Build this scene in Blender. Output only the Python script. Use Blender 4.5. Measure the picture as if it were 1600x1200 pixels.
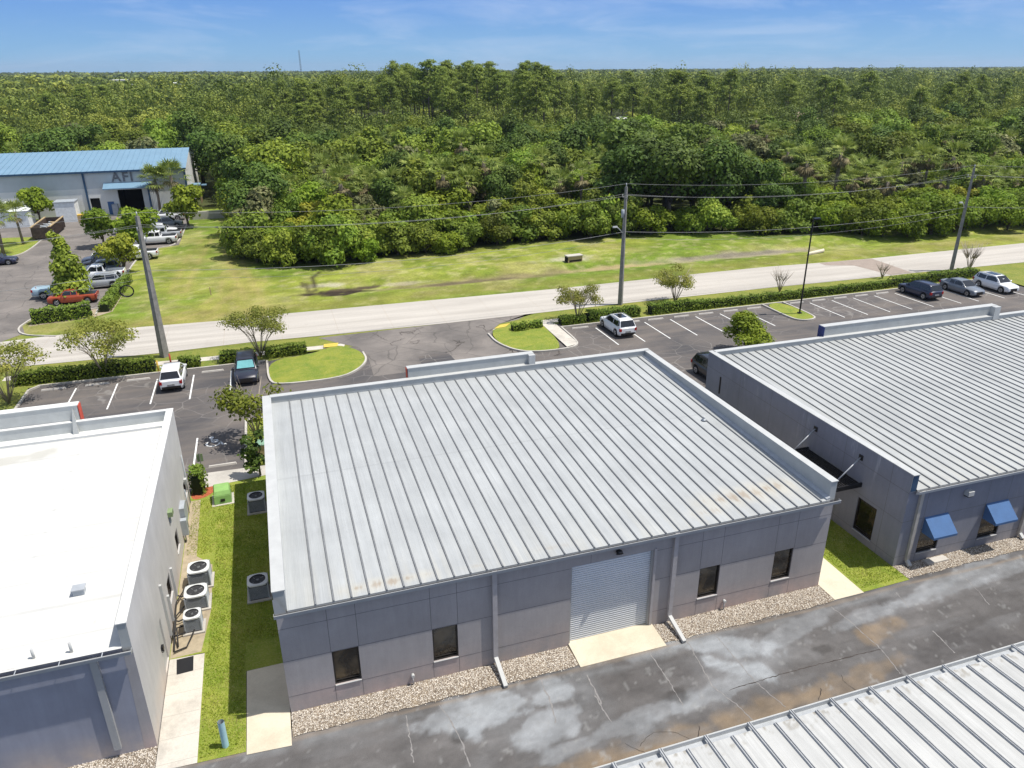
import bpy, bmesh, math, random
import numpy as np
from mathutils import Vector, Matrix
C = bpy.context.scene.collection
for o in list(bpy.data.objects): bpy.data.objects.remove(o)
PI = math.pi; rad = math.radians

# ------------------------------------------------------------------ camera
PITCH, ROLL, YAW, CAMH, FPX = 0.397979, -0.005911, 0.313538, 23.0, 1167.58
def cam_axes():
    p, r, y = PITCH, ROLL, YAW
    f0 = np.array([math.sin(y), math.cos(y), 0]); r0 = np.array([math.cos(y), -math.sin(y), 0]); u0 = np.array([0, 0, 1.])
    f = f0*math.cos(p)-u0*math.sin(p); u = u0*math.cos(p)+f0*math.sin(p)
    rr = r0*math.cos(r)+u*math.sin(r); uu = u*math.cos(r)-r0*math.sin(r)
    return rr, uu, f
RX, UX, FX = cam_axes()
def G(u, v, z=0.0):
    "world x, y of the survey point seen at photo pixel u, v and height z"
    d = RX*(u-800)/FPX-UX*(v-600)/FPX+FX
    t = (z-CAMH)/d[2]
    return (float(d[0]*t), float(d[1]*t))
cam = bpy.data.cameras.new('camera'); co = bpy.data.objects.new('camera', cam); C.objects.link(co)
co.matrix_world = Matrix(((RX[0], UX[0], -FX[0], 0), (RX[1], UX[1], -FX[1], 0), (RX[2], UX[2], -FX[2], CAMH), (0, 0, 0, 1)))
cam.sensor_width = 36; cam.lens = FPX/1600*36; cam.clip_start = 0.5; cam.clip_end = 20000
S = bpy.context.scene; S.camera = co
S.render.resolution_x = 1024; S.render.resolution_y = 768

# ------------------------------------------------------------------ sun and sky
SUN = Vector((0.40, -0.125, 1.0)).normalized()
EL = math.asin(SUN.z); AZ = math.atan2(SUN.x, SUN.y)
W = bpy.data.worlds.new("World"); S.world = W; W.use_nodes = True
nt = W.node_tree; nt.nodes.clear()
out = nt.nodes.new('ShaderNodeOutputWorld'); bg = nt.nodes.new('ShaderNodeBackground')
sky = nt.nodes.new('ShaderNodeTexSky'); sky.sky_type = 'NISHITA'; sky.sun_disc = False
sky.sun_elevation = EL; sky.sun_rotation = AZ; sky.air_density = 1.0; sky.dust_density = 0.25; sky.ozone_density = 2.5; sky.altitude = 10
tc = nt.nodes.new('ShaderNodeTexCoord'); mp = nt.nodes.new('ShaderNodeMapping'); mp.inputs['Scale'].default_value = (2.2, 2.2, 13)
mp.inputs['Rotation'].default_value = (0.05, 0.10, 0.3)
nz = nt.nodes.new('ShaderNodeTexNoise'); nz.inputs['Scale'].default_value = 2.1; nz.inputs['Detail'].default_value = 7; nz.inputs['Roughness'].default_value = .62; nz.inputs['Distortion'].default_value = .5
cr = nt.nodes.new('ShaderNodeMapRange'); cr.inputs[1].default_value = .47; cr.inputs[2].default_value = .80; cr.inputs[3].default_value = 0; cr.inputs[4].default_value = .55
mx = nt.nodes.new('ShaderNodeMix'); mx.data_type = 'RGBA'; mx.inputs[7].default_value = (4.2, 4.9, 6.2, 1)
hs = nt.nodes.new('ShaderNodeHueSaturation'); hs.inputs['Saturation'].default_value = 0.5
nt.links.new(sky.outputs[0], hs.inputs['Color'])
nt.links.new(tc.outputs['Generated'], mp.inputs[0]); nt.links.new(mp.outputs[0], nz.inputs[0]); nt.links.new(nz.outputs[0], cr.inputs[0])
nt.links.new(cr.outputs[0], mx.inputs[0]); 
sp = nt.nodes.new('ShaderNodeSeparateXYZ'); nt.links.new(tc.outputs['Generated'], sp.inputs[0])
g1_ = nt.nodes.new('ShaderNodeMapRange'); g1_.interpolation_type = 'SMOOTHSTEP'; nt.links.new(sp.outputs[2], g1_.inputs[0]); g1_.inputs[1].default_value = -.005; g1_.inputs[2].default_value = .10
lowc = nt.nodes.new('ShaderNodeMix'); lowc.data_type = 'RGBA'; lowc.inputs[6].default_value = (1.75, 3.35, 5.0, 1); lowc.inputs[7].default_value = (1.0, 2.25, 5.1, 1); nt.links.new(g1_.outputs[0], lowc.inputs[0])
g2_ = nt.nodes.new('ShaderNodeMapRange'); nt.links.new(sp.outputs[2], g2_.inputs[0]); g2_.inputs[1].default_value = .10; g2_.inputs[2].default_value = .5
mm = nt.nodes.new('ShaderNodeMix'); mm.data_type = 'RGBA'; nt.links.new(g2_.outputs[0], mm.inputs[0]); nt.links.new(lowc.outputs[2], mm.inputs[6]); nt.links.new(hs.outputs[0], mm.inputs[7])
nt.links.new(mm.outputs[2], mx.inputs[6]); nt.links.new(mx.outputs[2], bg.inputs[0])
bg.inputs[1].default_value = 0.122
nt.links.new(bg.outputs[0], out.inputs[0])
sl = bpy.data.lights.new('sun', 'SUN'); sl.energy = 4.2; sl.angle = rad(0.5); sl.color = (1.0, 0.955, 0.88)
so = bpy.data.objects.new('sun', sl); C.objects.link(so)
so.rotation_mode = 'QUATERNION'; so.rotation_quaternion = SUN.to_track_quat('Z', 'Y'); so.location = SUN*100
S.view_settings.view_transform = 'Standard'; S.view_settings.look = 'None'; S.view_settings.exposure = 0.35; S.view_settings.gamma = 1

# ------------------------------------------------------------------ node helpers
class NT:
    def __init__(s, name):
        s.m = bpy.data.materials.new(name); s.m.use_nodes = True; s.t = s.m.node_tree; s.b = s.t.nodes['Principled BSDF']
        s.b.inputs['Specular IOR Level'].default_value = .3
    def n(s, typ, **kw):
        x = s.t.nodes.new(typ)
        for k, v in kw.items():
            if k.startswith('i_'):
                k2 = k[2:]; k2 = int(k2) if k2.isdigit() else k2.replace('_', ' ')
                x.inputs[k2].default_value = v
            else: setattr(x, k, v)
        return x
    def l(s, a, b): s.t.links.new(a, b)
    def pos(s): return s.n('ShaderNodeNewGeometry').outputs['Position']
    def obj(s): return s.n('ShaderNodeTexCoord').outputs['Object']
    def noise(s, vec, scale, detail=4, rough=.55, dist=0):
        x = s.n('ShaderNodeTexNoise'); x.inputs['Scale'].default_value = scale; x.inputs['Detail'].default_value = detail
        x.inputs['Roughness'].default_value = rough; x.inputs['Distortion'].default_value = dist; s.l(vec, x.inputs['Vector']); return x.outputs[0]
    def scale(s, vec, v):
        x = s.n('ShaderNodeVectorMath', operation='MULTIPLY'); s.l(vec, x.inputs[0]); x.inputs[1].default_value = v; return x.outputs[0]
    def ramp(s, val, a, b, lo=0., hi=1.):
        x = s.n('ShaderNodeMapRange'); s.l(val, x.inputs[0]); x.inputs[1].default_value = a; x.inputs[2].default_value = b; x.inputs[3].default_value = lo; x.inputs[4].default_value = hi; return x.outputs[0]
    def mix(s, fac, a, b, mode='MIX'):
        x = s.n('ShaderNodeMix', data_type='RGBA', blend_type=mode)
        for k, v in ((0, fac), (6, a), (7, b)):
            if isinstance(v, (int, float)): x.inputs[k].default_value = v
            elif isinstance(v, tuple): x.inputs[k].default_value = (*v[:3], 1)
            else: s.l(v, x.inputs[k])
        return x.outputs[2]
    def math(s, op, a, b=0.):
        x = s.n('ShaderNodeMath', operation=op)
        for k, v in ((0, a), (1, b)):
            if isinstance(v, (int, float)): x.inputs[k].default_value = v
            else: s.l(v, x.inputs[k])
        return x.outputs[0]
    def attr(s, name, out='Color'): return s.n('ShaderNodeAttribute', attribute_name=name).outputs[out]
    def col(s, c):
        if isinstance(c, tuple): s.b.inputs['Base Color'].default_value = (*c[:3], 1)
        else: s.l(c, s.b.inputs['Base Color'])
    def rough(s, r):
        if isinstance(r, (int, float)): s.b.inputs['Roughness'].default_value = r
        else: s.l(r, s.b.inputs['Roughness'])
    def bump(s, h, strength=.3, dist=.02):
        x = s.n('ShaderNodeBump'); x.inputs['Strength'].default_value = strength; x.inputs['Distance'].default_value = dist
        s.l(h, x.inputs['Height']); s.l(x.outputs[0], s.b.inputs['Normal'])
M = {}
def simple(name, c, rough=.6, metal=0, var=.12, sc=3., spec=.3, coat=0):
    t = NT(name); p = t.obj(); n = t.noise(p, sc, 5, .6)
    k = t.ramp(n, .3, .7, 1-var, 1+var)
    t.col(t.mix(1., c, k, 'MULTIPLY')); t.rough(t.ramp(n, .3, .7, max(0, rough-.06), min(1, rough+.06)))
    t.b.inputs['Metallic'].default_value = metal; t.b.inputs['Specular IOR Level'].default_value = spec
    if coat: t.b.inputs['Coat Weight'].default_value = coat; t.b.inputs['Coat Roughness'].default_value = .05
    M[name] = t.m; return t.m

def painted(name, rough=.9, n1=1.2, n2=40, var=.18, bump=.3, extra=None):
    "base colour from the 'paint' attribute times fine procedural noise"
    t = NT(name); p = t.pos(); a = t.attr('paint')
    k = t.ramp(t.noise(p, n1, 6, .65), .25, .75, 1-var, 1+var); k2n = t.noise(p, n2, 3, .7); k2 = t.ramp(k2n, .2, .8, 1-var*1.2, 1+var*1.2)
    c = t.mix(1., a, k, 'MULTIPLY'); c = t.mix(1., c, k2, 'MULTIPLY'); t.col(c); t.rough(rough); t.bump(k2n, bump, .02)
    t.b.inputs['Specular IOR Level'].default_value = .12 if rough > .8 else .3; M[name] = t.m; return t
painted('asphalt_yard', .92, 1.1, 28, .17, .5)
painted('meadow_grass', .95, .35, 4.5, .32, .5)
t = NT('roof_sheet'); p = t.pos(); a = t.attr('paint'); st = t.noise(t.scale(p, (13, .22, 1)), 2.2, 4, .75); bl_ = t.noise(p, .55, 6, .62)
c = t.mix(1., a, t.ramp(st, .25, .75, .87, 1.13), 'MULTIPLY'); c = t.mix(1., c, t.ramp(bl_, .3, .7, .93, 1.07), 'MULTIPLY'); t.col(c); t.rough(t.ramp(bl_, .3, .7, .42, .6)); t.bump(st, .12, .01); M['roof_sheet'] = t.m
painted('membrane', .75, .9, 22, .05, .3)
t = NT('asphalt_lot'); p = t.pos()
n = t.noise(p, .13, 7, .62, .6); n2 = t.noise(p, 30, 2, .7); n3 = t.noise(t.scale(p, (.06, .6, 1)), 1.2, 5, .6)
c = t.mix(t.ramp(n, .36, .66), (.072, .069, .072), (.15, .132, .12)); c = t.mix(t.ramp(n3, .48, .70, 0, .7), c, (.17, .145, .125))
vo = t.n('ShaderNodeTexVoronoi', feature='DISTANCE_TO_EDGE'); vo.inputs['Scale'].default_value = .55
wv = t.mix(.35, p, t.n('ShaderNodeTexNoise', i_Scale=.9).outputs[1]); nzv = t.n('ShaderNodeTexNoise'); nzv.inputs['Scale'].default_value = .9; t.l(p, nzv.inputs[0])
wv = t.mix(.30, p, nzv.outputs[1], 'ADD'); t.l(wv, vo.inputs[0])
ck = t.math('MULTIPLY', t.ramp(vo.outputs[0], .006, .022, 1, 0), t.ramp(t.noise(p, .09, 3), .47, .56))
c = t.mix(t.math('MULTIPLY', ck, .75), c, (.22, .205, .19)); c = t.mix(1., c, t.ramp(n2, .2, .8, .82, 1.18), 'MULTIPLY')
t.col(c); t.rough(.88); t.bump(n2, .3, .01); M['asphalt_lot'] = t.m
t = NT('asphalt_old'); p = t.pos(); n = t.noise(p, .22, 7, .65, .4); n2 = t.noise(p, 20, 3, .7)
c = t.mix(t.ramp(n, .35, .65), (.13, .118, .11), (.23, .205, .185)); vo = t.n('ShaderNodeTexVoronoi', feature='DISTANCE_TO_EDGE'); vo.inputs['Scale'].default_value = .3
nzv = t.n('ShaderNodeTexNoise'); nzv.inputs['Scale'].default_value = .7; t.l(p, nzv.inputs[0]); t.l(t.mix(.5, p, nzv.outputs[1], 'ADD'), vo.inputs[0])
c = t.mix(t.ramp(vo.outputs[0], .006, .016, .4, 0), c, (.05, .048, .045)); c = t.mix(1., c, t.ramp(n2, .2, .8, .85, 1.15), 'MULTIPLY'); t.col(c); t.rough(.9); M['asphalt_old'] = t.m
def concrete(name, c, stain, var=.1, joints=None):
    t = NT(name); p = t.pos(); n = t.noise(p, .55, 8, .68, .3); n2 = t.noise(p, 14, 4, .7)
    k = t.mix(t.ramp(n, .45, .72, 0, .8), c, stain); k = t.mix(1., k, t.ramp(n2, .2, .8, 1-var, 1+var), 'MULTIPLY')
    if joints:
        ax, sp, off = joints; s = t.n('ShaderNodeSeparateXYZ'); t.l(p, s.inputs[0])
        f = t.math('ABSOLUTE', t.math('SUBTRACT', t.math('FRACT', t.math('DIVIDE', t.math('ADD', s.outputs[ax], off), sp)), .5))
        k = t.mix(t.ramp(f, .492, .496, 0, .75), k, tuple(x*.35 for x in c))
    t.col(k); t.rough(.85); t.bump(n2, .2, .01); M[name] = t.m
concrete('concrete_walk', (.56, .52, .455), (.30, .275, .24), .12, (1, 1.15, .55))
concrete('concrete_pad', (.62, .555, .43), (.46, .40, .30), .08)
concrete('concrete_kerb', (.50, .47, .42), (.32, .30, .27), .1)
t = NT('concrete_road'); p = t.pos(); n = t.noise(t.scale(p, (.12, 1, 1)), .5, 6, .6); n2 = t.noise(p, 9, 4, .7); s = t.n('ShaderNodeSeparateXYZ'); t.l(p, s.inputs[0])
c = t.mix(t.ramp(n, .35, .7), (.50, .465, .415), (.40, .37, .33))
f = t.math('ABSOLUTE', t.math('SUBTRACT', t.math('FRACT', t.math('DIVIDE', s.outputs[0], 5.2)), .5)); c = t.mix(t.ramp(f, .494, .497, 0, .45), c, (.36, .28, .2))
n5 = t.noise(t.scale(p, (.03, .9, 1)), 1.1, 5, .6); c = t.mix(t.ramp(n5, .48, .68, 0, .6), c, (.34, .31, .275)); n6 = t.noise(p, .35, 6, .7); c = t.mix(t.ramp(n6, .6, .72, 0, .5), c, (.36, .325, .28)); c = t.mix(1., c, t.ramp(n2, .2, .8, .90, 1.10), 'MULTIPLY'); t.col(c); t.rough(.85); M['concrete_road'] = t.m
def lawn(name, a, b, d, sc=1.):
    t = NT(name); p = t.pos(); n = t.noise(p, .8*sc, 7, .7, .5); n2 = t.noise(p, 11*sc, 4, .75); n3 = t.noise(t.scale(p, (1, 1, .3)), 55*sc, 2, .8)
    c = t.mix(t.ramp(n, .36, .62), a, b); c = t.mix(t.ramp(n2, .48, .70, 0, .8), c, d); c = t.mix(1., c, t.ramp(n3, .15, .85, .55, 1.45), 'MULTIPLY')
    t.col(c); t.rough(.95); t.bump(n3, .8, .04); M[name] = t.m
lawn('lawn_grass', (.17, .25, .022), (.28, .32, .045), (.38, .35, .12))
lawn('island_grass', (.13, .21, .02), (.25, .28, .035), (.37, .33, .11), .9)
lawn('verge_grass', (.13, .185, .022), (.225, .235, .04), (.33, .28, .11), .7)
t = NT('gravel_stones'); p = t.pos(); vo = t.n('ShaderNodeTexVoronoi'); vo.inputs['Scale'].default_value = 15; t.l(p, vo.inputs[0])
h = t.n('ShaderNodeHueSaturation'); s = t.n('ShaderNodeSeparateColor'); t.l(vo.outputs['Color'], s.inputs[0]); n = t.noise(p, .9, 4)
c = t.mix(s.outputs[0], (.36, .30, .23), (.82, .76, .66)); c = t.mix(t.ramp(s.outputs[1], .86, .90), c, (.14, .12, .10)); c = t.mix(t.ramp(vo.outputs[0], .25, .55), c, (.20, .16, .12)); c = t.mix(t.ramp(n, .55, .75, 0, .5), c, (.42, .33, .22))
t.col(c); t.rough(.85); t.bump(t.math('SUBTRACT', 1., vo.outputs[0]), 1., .05); M['gravel_stones'] = t.m
t = NT('forest_floor'); p = t.pos(); n = t.noise(p, .12, 6, .7); c = t.mix(t.ramp(n, .35, .65), (.030, .042, .012), (.075, .085, .025)); t.col(c); t.rough(1.); M['forest_floor'] = t.m
t = NT('woodland_floor_far'); M['woodland_floor_far'] = t.m; p = t.pos(); n = t.noise(p, .04, 6, .8); t.col(t.mix(t.ramp(n, .35, .65), (.018, .034, .010), (.05, .075, .02))); t.rough(1.)
# stucco wall
def stucco(name, c, low, streak=0.):
    t = NT(name); p = t.obj(); s = t.n('ShaderNodeSeparateXYZ'); t.l(p, s.inputs[0]); n = t.noise(p, .5, 6, .6); n2 = t.noise(p, 45, 3, .8); n3 = t.noise(t.scale(p, (1., 1., .12)), 2.2, 4, .7)
    k = t.mix(t.math('MULTIPLY', t.ramp(s.outputs[2], 0.1, 1.5, 1, 0), t.ramp(n, .35, .6)), c, low)
    k = t.mix(1., k, t.ramp(n2, .2, .8, .86, 1.14), 'MULTIPLY'); k = t.mix(1., k, t.ramp(n, .3, .7, .90, 1.10), 'MULTIPLY'); n7 = t.noise(t.scale(p, (1., 1., .10)), 3.2, 5, .75); k = t.mix(1., k, t.ramp(n7, .35, .72, 1.03, .925), 'MULTIPLY')
    if streak: k = t.mix(t.math('MULTIPLY', t.ramp(n3, .60, .74, 0, streak), t.ramp(s.outputs[2], 2.2, 4.8)), k, (.55, .56, .60))
    t.col(k); t.rough(.9); t.bump(n2, .25, .01); M[name] = t.m
stucco('stucco_grey', (.365, .345, .345), (.46, .365, .34), .14)
stucco('stucco_slate', (.235, .245, .29), (.31, .295, .30), .5)
stucco('stucco_pale', (.54, .525, .51), (.52, .45, .39))
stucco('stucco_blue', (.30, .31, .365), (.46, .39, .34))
simple('joint_line', (.15, .145, .15), .9)
simple('trim_metal', (.36, .365, .365), .42, .0, .05, 2.)
simple('parapet_inside', (.40, .41, .40), .6, 0, .1, 1.2)
simple('coping_white', (.47, .475, .465), .45, 0, .06, 2.)
simple('downspout_grey', (.40, .38, .385), .5)
simple('rib_metal_shaded', (.185, .19, .195), .45, 0, .15, 4)  # same metal as the pans, darker: shading along the seams put into the colour
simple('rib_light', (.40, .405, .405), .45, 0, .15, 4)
simple('trim_white', (.50, .51, .49), .7, 0, .1, 1.2)
simple('white_roof', (.64, .64, .615), .7, 0, .05, 1.5)
simple('dark_frame', (.025, .022, .02), .4)
simple('galvanised', (.44, .46, .48), .4, .25, .1)
simple('black_metal', (.018, .018, .02), .35, 0, .1)
simple('pole_wood', (.235, .225, .21), .9, 0, .25, 2.5)
simple('pole_concrete', (.30, .30, .29), .8, 0, .12, 2.5)
simple('wire_metal', (.30, .30, .30), .5)
simple('line_paint', (.72, .72, .70), .8, 0, .2, 6)
simple('wheelstop_concrete', (.50, .47, .43), .9)
simple('rust_red', (.42, .07, .04), .7)
simple('accent_blue', (.035, .05, .17), .5)
simple('accent_red', (.55, .09, .06), .6)
simple('awning_blue', (.07, .145, .30), .75, 0, .1, 2)
simple('mulch', (.36, .10, .045), 1, 0, .4, 12)
simple('trunk_bark', (.13, .105, .08), .95, 0, .3, 6)
simple('trunk_pale', (.34, .29, .23), .9, 0, .25, 5)
simple('palm_bark', (.20, .165, .13), .95, 0, .3, 8)
simple('transformer_green', (.24, .42, .13), .55)
simple('box_green', (.22, .36, .26), .55)
simple('box_tan', (.40, .32, .20), .6)
simple('ac_body', (.055, .055, .058), .5)
simple('ac_top', (.60, .61, .60), .5)
simple('ac_fan', (.30, .31, .31), .4, .3)
simple('fan_dark', (.015, .015, .016), .6)
simple('bollard_blue', (.36, .56, .62), .6, 0, .12)
simple('tyre_rubber', (.018, .018, .018), .85)
simple('rim_metal', (.42, .43, .44), .3, .6)
simple('taillight', (.38, .02, .02), .2); simple('headlight', (.62, .65, .68), .1)
simple('sign_green', (.23, .30, .16), .5); simple('meter_grey', (.36, .39, .42), .45)
simple('wood_tan', (.42, .31, .17), .8); simple('yellow_box', (.55, .36, .06), .6); simple('dumpster_rust', (.075, .055, .045), .8, 0, .4, 3)
simple('ada_yellow', (.60, .44, .08), .85); simple('stain_dark', (.055, .045, .04), .95, 0, .4, 3)
simple('tan_patch', (.31, .255, .215), .9, 0, .12, 1.5)
simple('roof_brown', (.36, .25, .20), .8); simple('wall_far', (.62, .60, .55), .8); simple('teal_shade', (.12, .42, .46), .3)
simple('blue_metal', (.175, .29, .39), .5, 0, .06, .5); simple('blue_trim', (.035, .08, .15), .4)
simple('afi_upper', (.50, .53, .54), .6, 0, .08, .4); simple('afi_lower', (.70, .70, .67), .6, 0, .08, .4)
simple('letter_dark', (.17, .17, .18), .7, 0, .3, 6)
simple('dark_inside', (.010, .009, .009), .9)
simple('tank_white', (.72, .74, .74), .5); simple('paint_sun', (.13, .36, .38), .4)
simple('sand', (.45, .37, .26), .95, 0, .15, .5); simple('mud', (.05, .035, .025), .95, 0, .3, 2)
simple('dirt', (.36, .30, .21), .95, 0, .2, 3)
simple('hvac_copper', (.03, .028, .027), .6)
t = NT('window_glass'); p = t.obj(); n = t.noise(p, 1.1, 3, .5, .6); t.col(t.mix(t.ramp(n, .45, .65), (.010, .008, .007), (.085, .062, .035))); t.rough(.06); t.b.inputs['Specular IOR Level'].default_value = .7; M['window_glass'] = t.m  # brown patches in the glass colour imitate reflections
t = NT('car_glass'); t.col((.012, .014, .018)); t.rough(.04); t.b.inputs['Specular IOR Level'].default_value = .8; M['car_glass'] = t.m
t = NT('shutter_slats'); p = t.obj(); s = t.n('ShaderNodeSeparateXYZ'); t.l(p, s.inputs[0]); t.col(t.mix(t.ramp(t.noise(p, 1, 4), .3, .7), (.70, .73, .76), (.78, .80, .82))); t.rough(.35); t.b.inputs['Metallic'].default_value = .15; M['shutter_slats'] = t.m
CARCOL = {'white': (.78, .79, .80), 'silver': (.40, .42, .44), 'grey': (.17, .19, .22), 'navy': (.02, .025, .06), 'black': (.012, .012, .014), 'midnight': (.018, .020, .035), 'slate': (.10, .125, .17), 'red': (.36, .06, .015), 'sky': (.32, .44, .52), 'steel': (.21, .235, .26), 'darkblue': (.06, .08, .12)}
for k, v in CARCOL.items(): simple('paint_'+k, v, .32, .0, .02, 1, .5, .6)
def leafmat(name, a, b, c, trans=.25, spread=.10):
    t = NT(name); v = t.attr('tint', 'Fac'); oi = t.n('ShaderNodeObjectInfo').outputs['Random']
    k = t.mix(t.ramp(v, 0, .55), a, b); k = t.mix(t.ramp(v, .6, 1.), k, c)
    h = t.n('ShaderNodeHueSaturation'); t.l(k, h.inputs['Color']); t.l(t.ramp(oi, 0, 1, .5-spread*.07, .5+spread*.22), h.inputs['Hue']); r2 = t.math('FRACT', t.math('MULTIPLY', oi, 7.31)); t.l(t.ramp(r2, 0, 1, 1-spread*2.6, 1+spread*3.), h.inputs['Value'])
    t.l(h.outputs[0], t.b.inputs['Base Color']); t.rough(.65); t.b.inputs['Specular IOR Level'].default_value = .22
    tr = t.n('ShaderNodeBsdfTranslucent'); t.l(h.outputs[0], tr.inputs[0]); ms = t.n('ShaderNodeMixShader'); ms.inputs[0].default_value = trans
    t.l(t.b.outputs[0], ms.inputs[1]); t.l(tr.outputs[0], ms.inputs[2]); t.l(ms.outputs[0], t.t.nodes['Material Output'].inputs[0]); M[name] = t.m
leafmat('leaf_oak', (0.070, 0.097, 0.012), (0.213, 0.266, 0.030), (0.371, 0.394, 0.046), .28, .14)
leafmat('leaf_dark', (0.034, 0.059, 0.011), (0.104, 0.158, 0.023), (0.218, 0.279, 0.049), .2, .07)
leafmat('leaf_bright', (0.085, 0.116, 0.009), (0.211, 0.266, 0.021), (0.340, 0.366, 0.041), .35, .12)
leafmat('leaf_yellow', (0.121, 0.137, 0.015), (0.315, 0.314, 0.031), (0.472, 0.393, 0.052), .35, .10)
leafmat('leaf_myrtle', (.17, .20, .04), (.30, .31, .06), (.46, .40, .11), .4, .05)
leafmat('leaf_pine', (0.107, 0.147, 0.024), (0.209, 0.266, 0.040), (0.320, 0.370, 0.070), .3, .04)
leafmat('leaf_grey', (0.075, 0.086, 0.033), (0.197, 0.207, 0.082), (0.319, 0.293, 0.140), .3, .10)
leafmat('leaf_palm', (.12, .16, .028), (.23, .29, .055), (.38, .42, .11), .3, .04)
leafmat('palm_dead', (.10, .08, .035), (.19, .15, .07), (.29, .24, .13), .15, .08)
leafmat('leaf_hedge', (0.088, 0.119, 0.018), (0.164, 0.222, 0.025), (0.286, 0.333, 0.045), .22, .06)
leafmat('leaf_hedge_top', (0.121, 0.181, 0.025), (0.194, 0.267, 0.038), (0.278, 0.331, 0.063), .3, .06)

# ------------------------------------------------------------------ mesh helpers
def tag(o, label=None, cat=None, group=None, kind=None):
    if label: o['label'] = label
    if cat: o['category'] = cat
    if group: o['group'] = group
    if kind: o['kind'] = kind
    return o
class MB:
    def __init__(s): s.v = []; s.f = []; s.mi = []; s.mats = []; s.sm = []
    def m(s, name):
        if name not in s.mats: s.mats.append(name)
        return s.mats.index(name)
    def poly(s, pts, mat, smooth=False):
        i = len(s.v); s.v += [tuple(p) for p in pts]; s.f.append(tuple(range(i, i+len(pts)))); s.mi.append(s.m(mat)); s.sm.append(smooth)
    def box(s, x0, x1, y0, y1, z0, z1, mat, skip=''):
        i = len(s.v); s.v += [(x0, y0, z0), (x1, y0, z0), (x1, y1, z0), (x0, y1, z0), (x0, y0, z1), (x1, y0, z1), (x1, y1, z1), (x0, y1, z1)]
        for k, q in (('b', (3, 2, 1, 0)), ('t', (4, 5, 6, 7)), ('f', (0, 1, 5, 4)), ('r', (1, 2, 6, 5)), ('k', (2, 3, 7, 6)), ('l', (3, 0, 4, 7))):
            if k in skip: continue
            s.f.append(tuple(i+a for a in q)); s.mi.append(s.m(mat)); s.sm.append(False)
    def hexa(s, p, mat):   # 8 points, bottom 4 then top 4
        i = len(s.v); s.v += [tuple(a) for a in p]
        for q in ((3, 2, 1, 0), (4, 5, 6, 7), (0, 1, 5, 4), (1, 2, 6, 5), (2, 3, 7, 6), (3, 0, 4, 7)):
            s.f.append(tuple(i+a for a in q)); s.mi.append(s.m(mat)); s.sm.append(False)
    def bar(s, a, b, w, h, mat):
        a = Vector(a); b = Vector(b); d = (b-a).normalized(); up = Vector((0, 0, 1)) if abs(d.z) < .95 else Vector((1, 0, 0))
        sx = d.cross(up).normalized()*w/2; uz = sx.normalized().cross(d).normalized()*h/2
        s.hexa([a-sx-uz, a+sx-uz, b+sx-uz, b-sx-uz, a-sx+uz, a+sx+uz, b+sx+uz, b-sx+uz], mat)
    def tube(s, pts, rs, mat, n=8, cap=True, smooth=True):
        pts = [Vector(p) for p in pts]; rings = []
        for k, p in enumerate(pts):
            d = (pts[min(k+1, len(pts)-1)]-pts[max(k-1, 0)]).normalized(); up = Vector((0, 0, 1)) if abs(d.z) < .9 else Vector((1, 0, 0))
            a = d.cross(up).normalized(); b = d.cross(a); r = rs[k] if isinstance(rs, (list, tuple)) else rs
            i = len(s.v); s.v += [tuple(p+(a*math.cos(2*PI*j/n)+b*math.sin(2*PI*j/n))*r) for j in range(n)]; rings.append(i)
        mi = s.m(mat)
        for k in range(len(rings)-1):
            for j in range(n):
                s.f.append((rings[k]+j, rings[k]+(j+1) % n, rings[k+1]+(j+1) % n, rings[k+1]+j)); s.mi.append(mi); s.sm.append(smooth)
        if cap:
            s.f.append(tuple(rings[0]+j for j in range(n))[::-1]); s.mi.append(mi); s.sm.append(False)
            s.f.append(tuple(rings[-1]+j for j in range(n))); s.mi.append(mi); s.sm.append(False)
    def build(s, name, parent=None, loc=None, fix=True, bevel=0):
        me = bpy.data.meshes.new(name); me.from_pydata(s.v, [], s.f)
        for k in s.mats: me.materials.append(M[k])
        me.polygons.foreach_set('material_index', s.mi); me.polygons.foreach_set('use_smooth', s.sm); me.update()
        if fix:
            b = bmesh.new(); b.from_mesh(me); bmesh.ops.recalc_face_normals(b, faces=b.faces); b.to_mesh(me); b.free()
        o = bpy.data.objects.new(name, me); C.objects.link(o)
        if parent: o.parent = parent
        if loc: o.location = loc
        if bevel:
            md = o.modifiers.new('bevel', 'BEVEL'); md.width = bevel; md.segments = 2; md.limit_method = 'ANGLE'
        return o
def empty(name, loc=(0, 0, 0), rz=0, label=None, cat=None, group=None):
    o = bpy.data.objects.new(name, None); C.objects.link(o); o.location = loc; o.rotation_euler = (0, 0, rz); o.empty_display_size = .3
    return tag(o, label, cat, group)
def kids(o): return [c for c in bpy.data.objects if c.parent == o]
KC = {}
def copy_tree(o, parent=None, loc=None, rz=None, sc=None, label=None, group=None):
    c = o.copy(); C.objects.link(c)
    if parent: c.parent = parent
    if o.name not in KC: KC[o.name] = kids(o)
    for ch in KC[o.name]: copy_tree(ch, c)
    if loc is not None: c.location = loc
    if rz is not None: c.rotation_euler = (0, 0, rz)
    if sc is not None: c.scale = sc if isinstance(sc, tuple) else (sc, sc, sc)
    if label: c['label'] = label
    if group: c['group'] = group
    return c
def sheet(name, pts, z, mat, kind='structure'):
    mb = MB(); mb.poly([(x, y, z) for x, y in pts], mat); o = mb.build(name, fix=False)
    if o.data.polygons[0].normal.z < 0: o.data.flip_normals()
    return tag(o, kind=kind)
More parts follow.
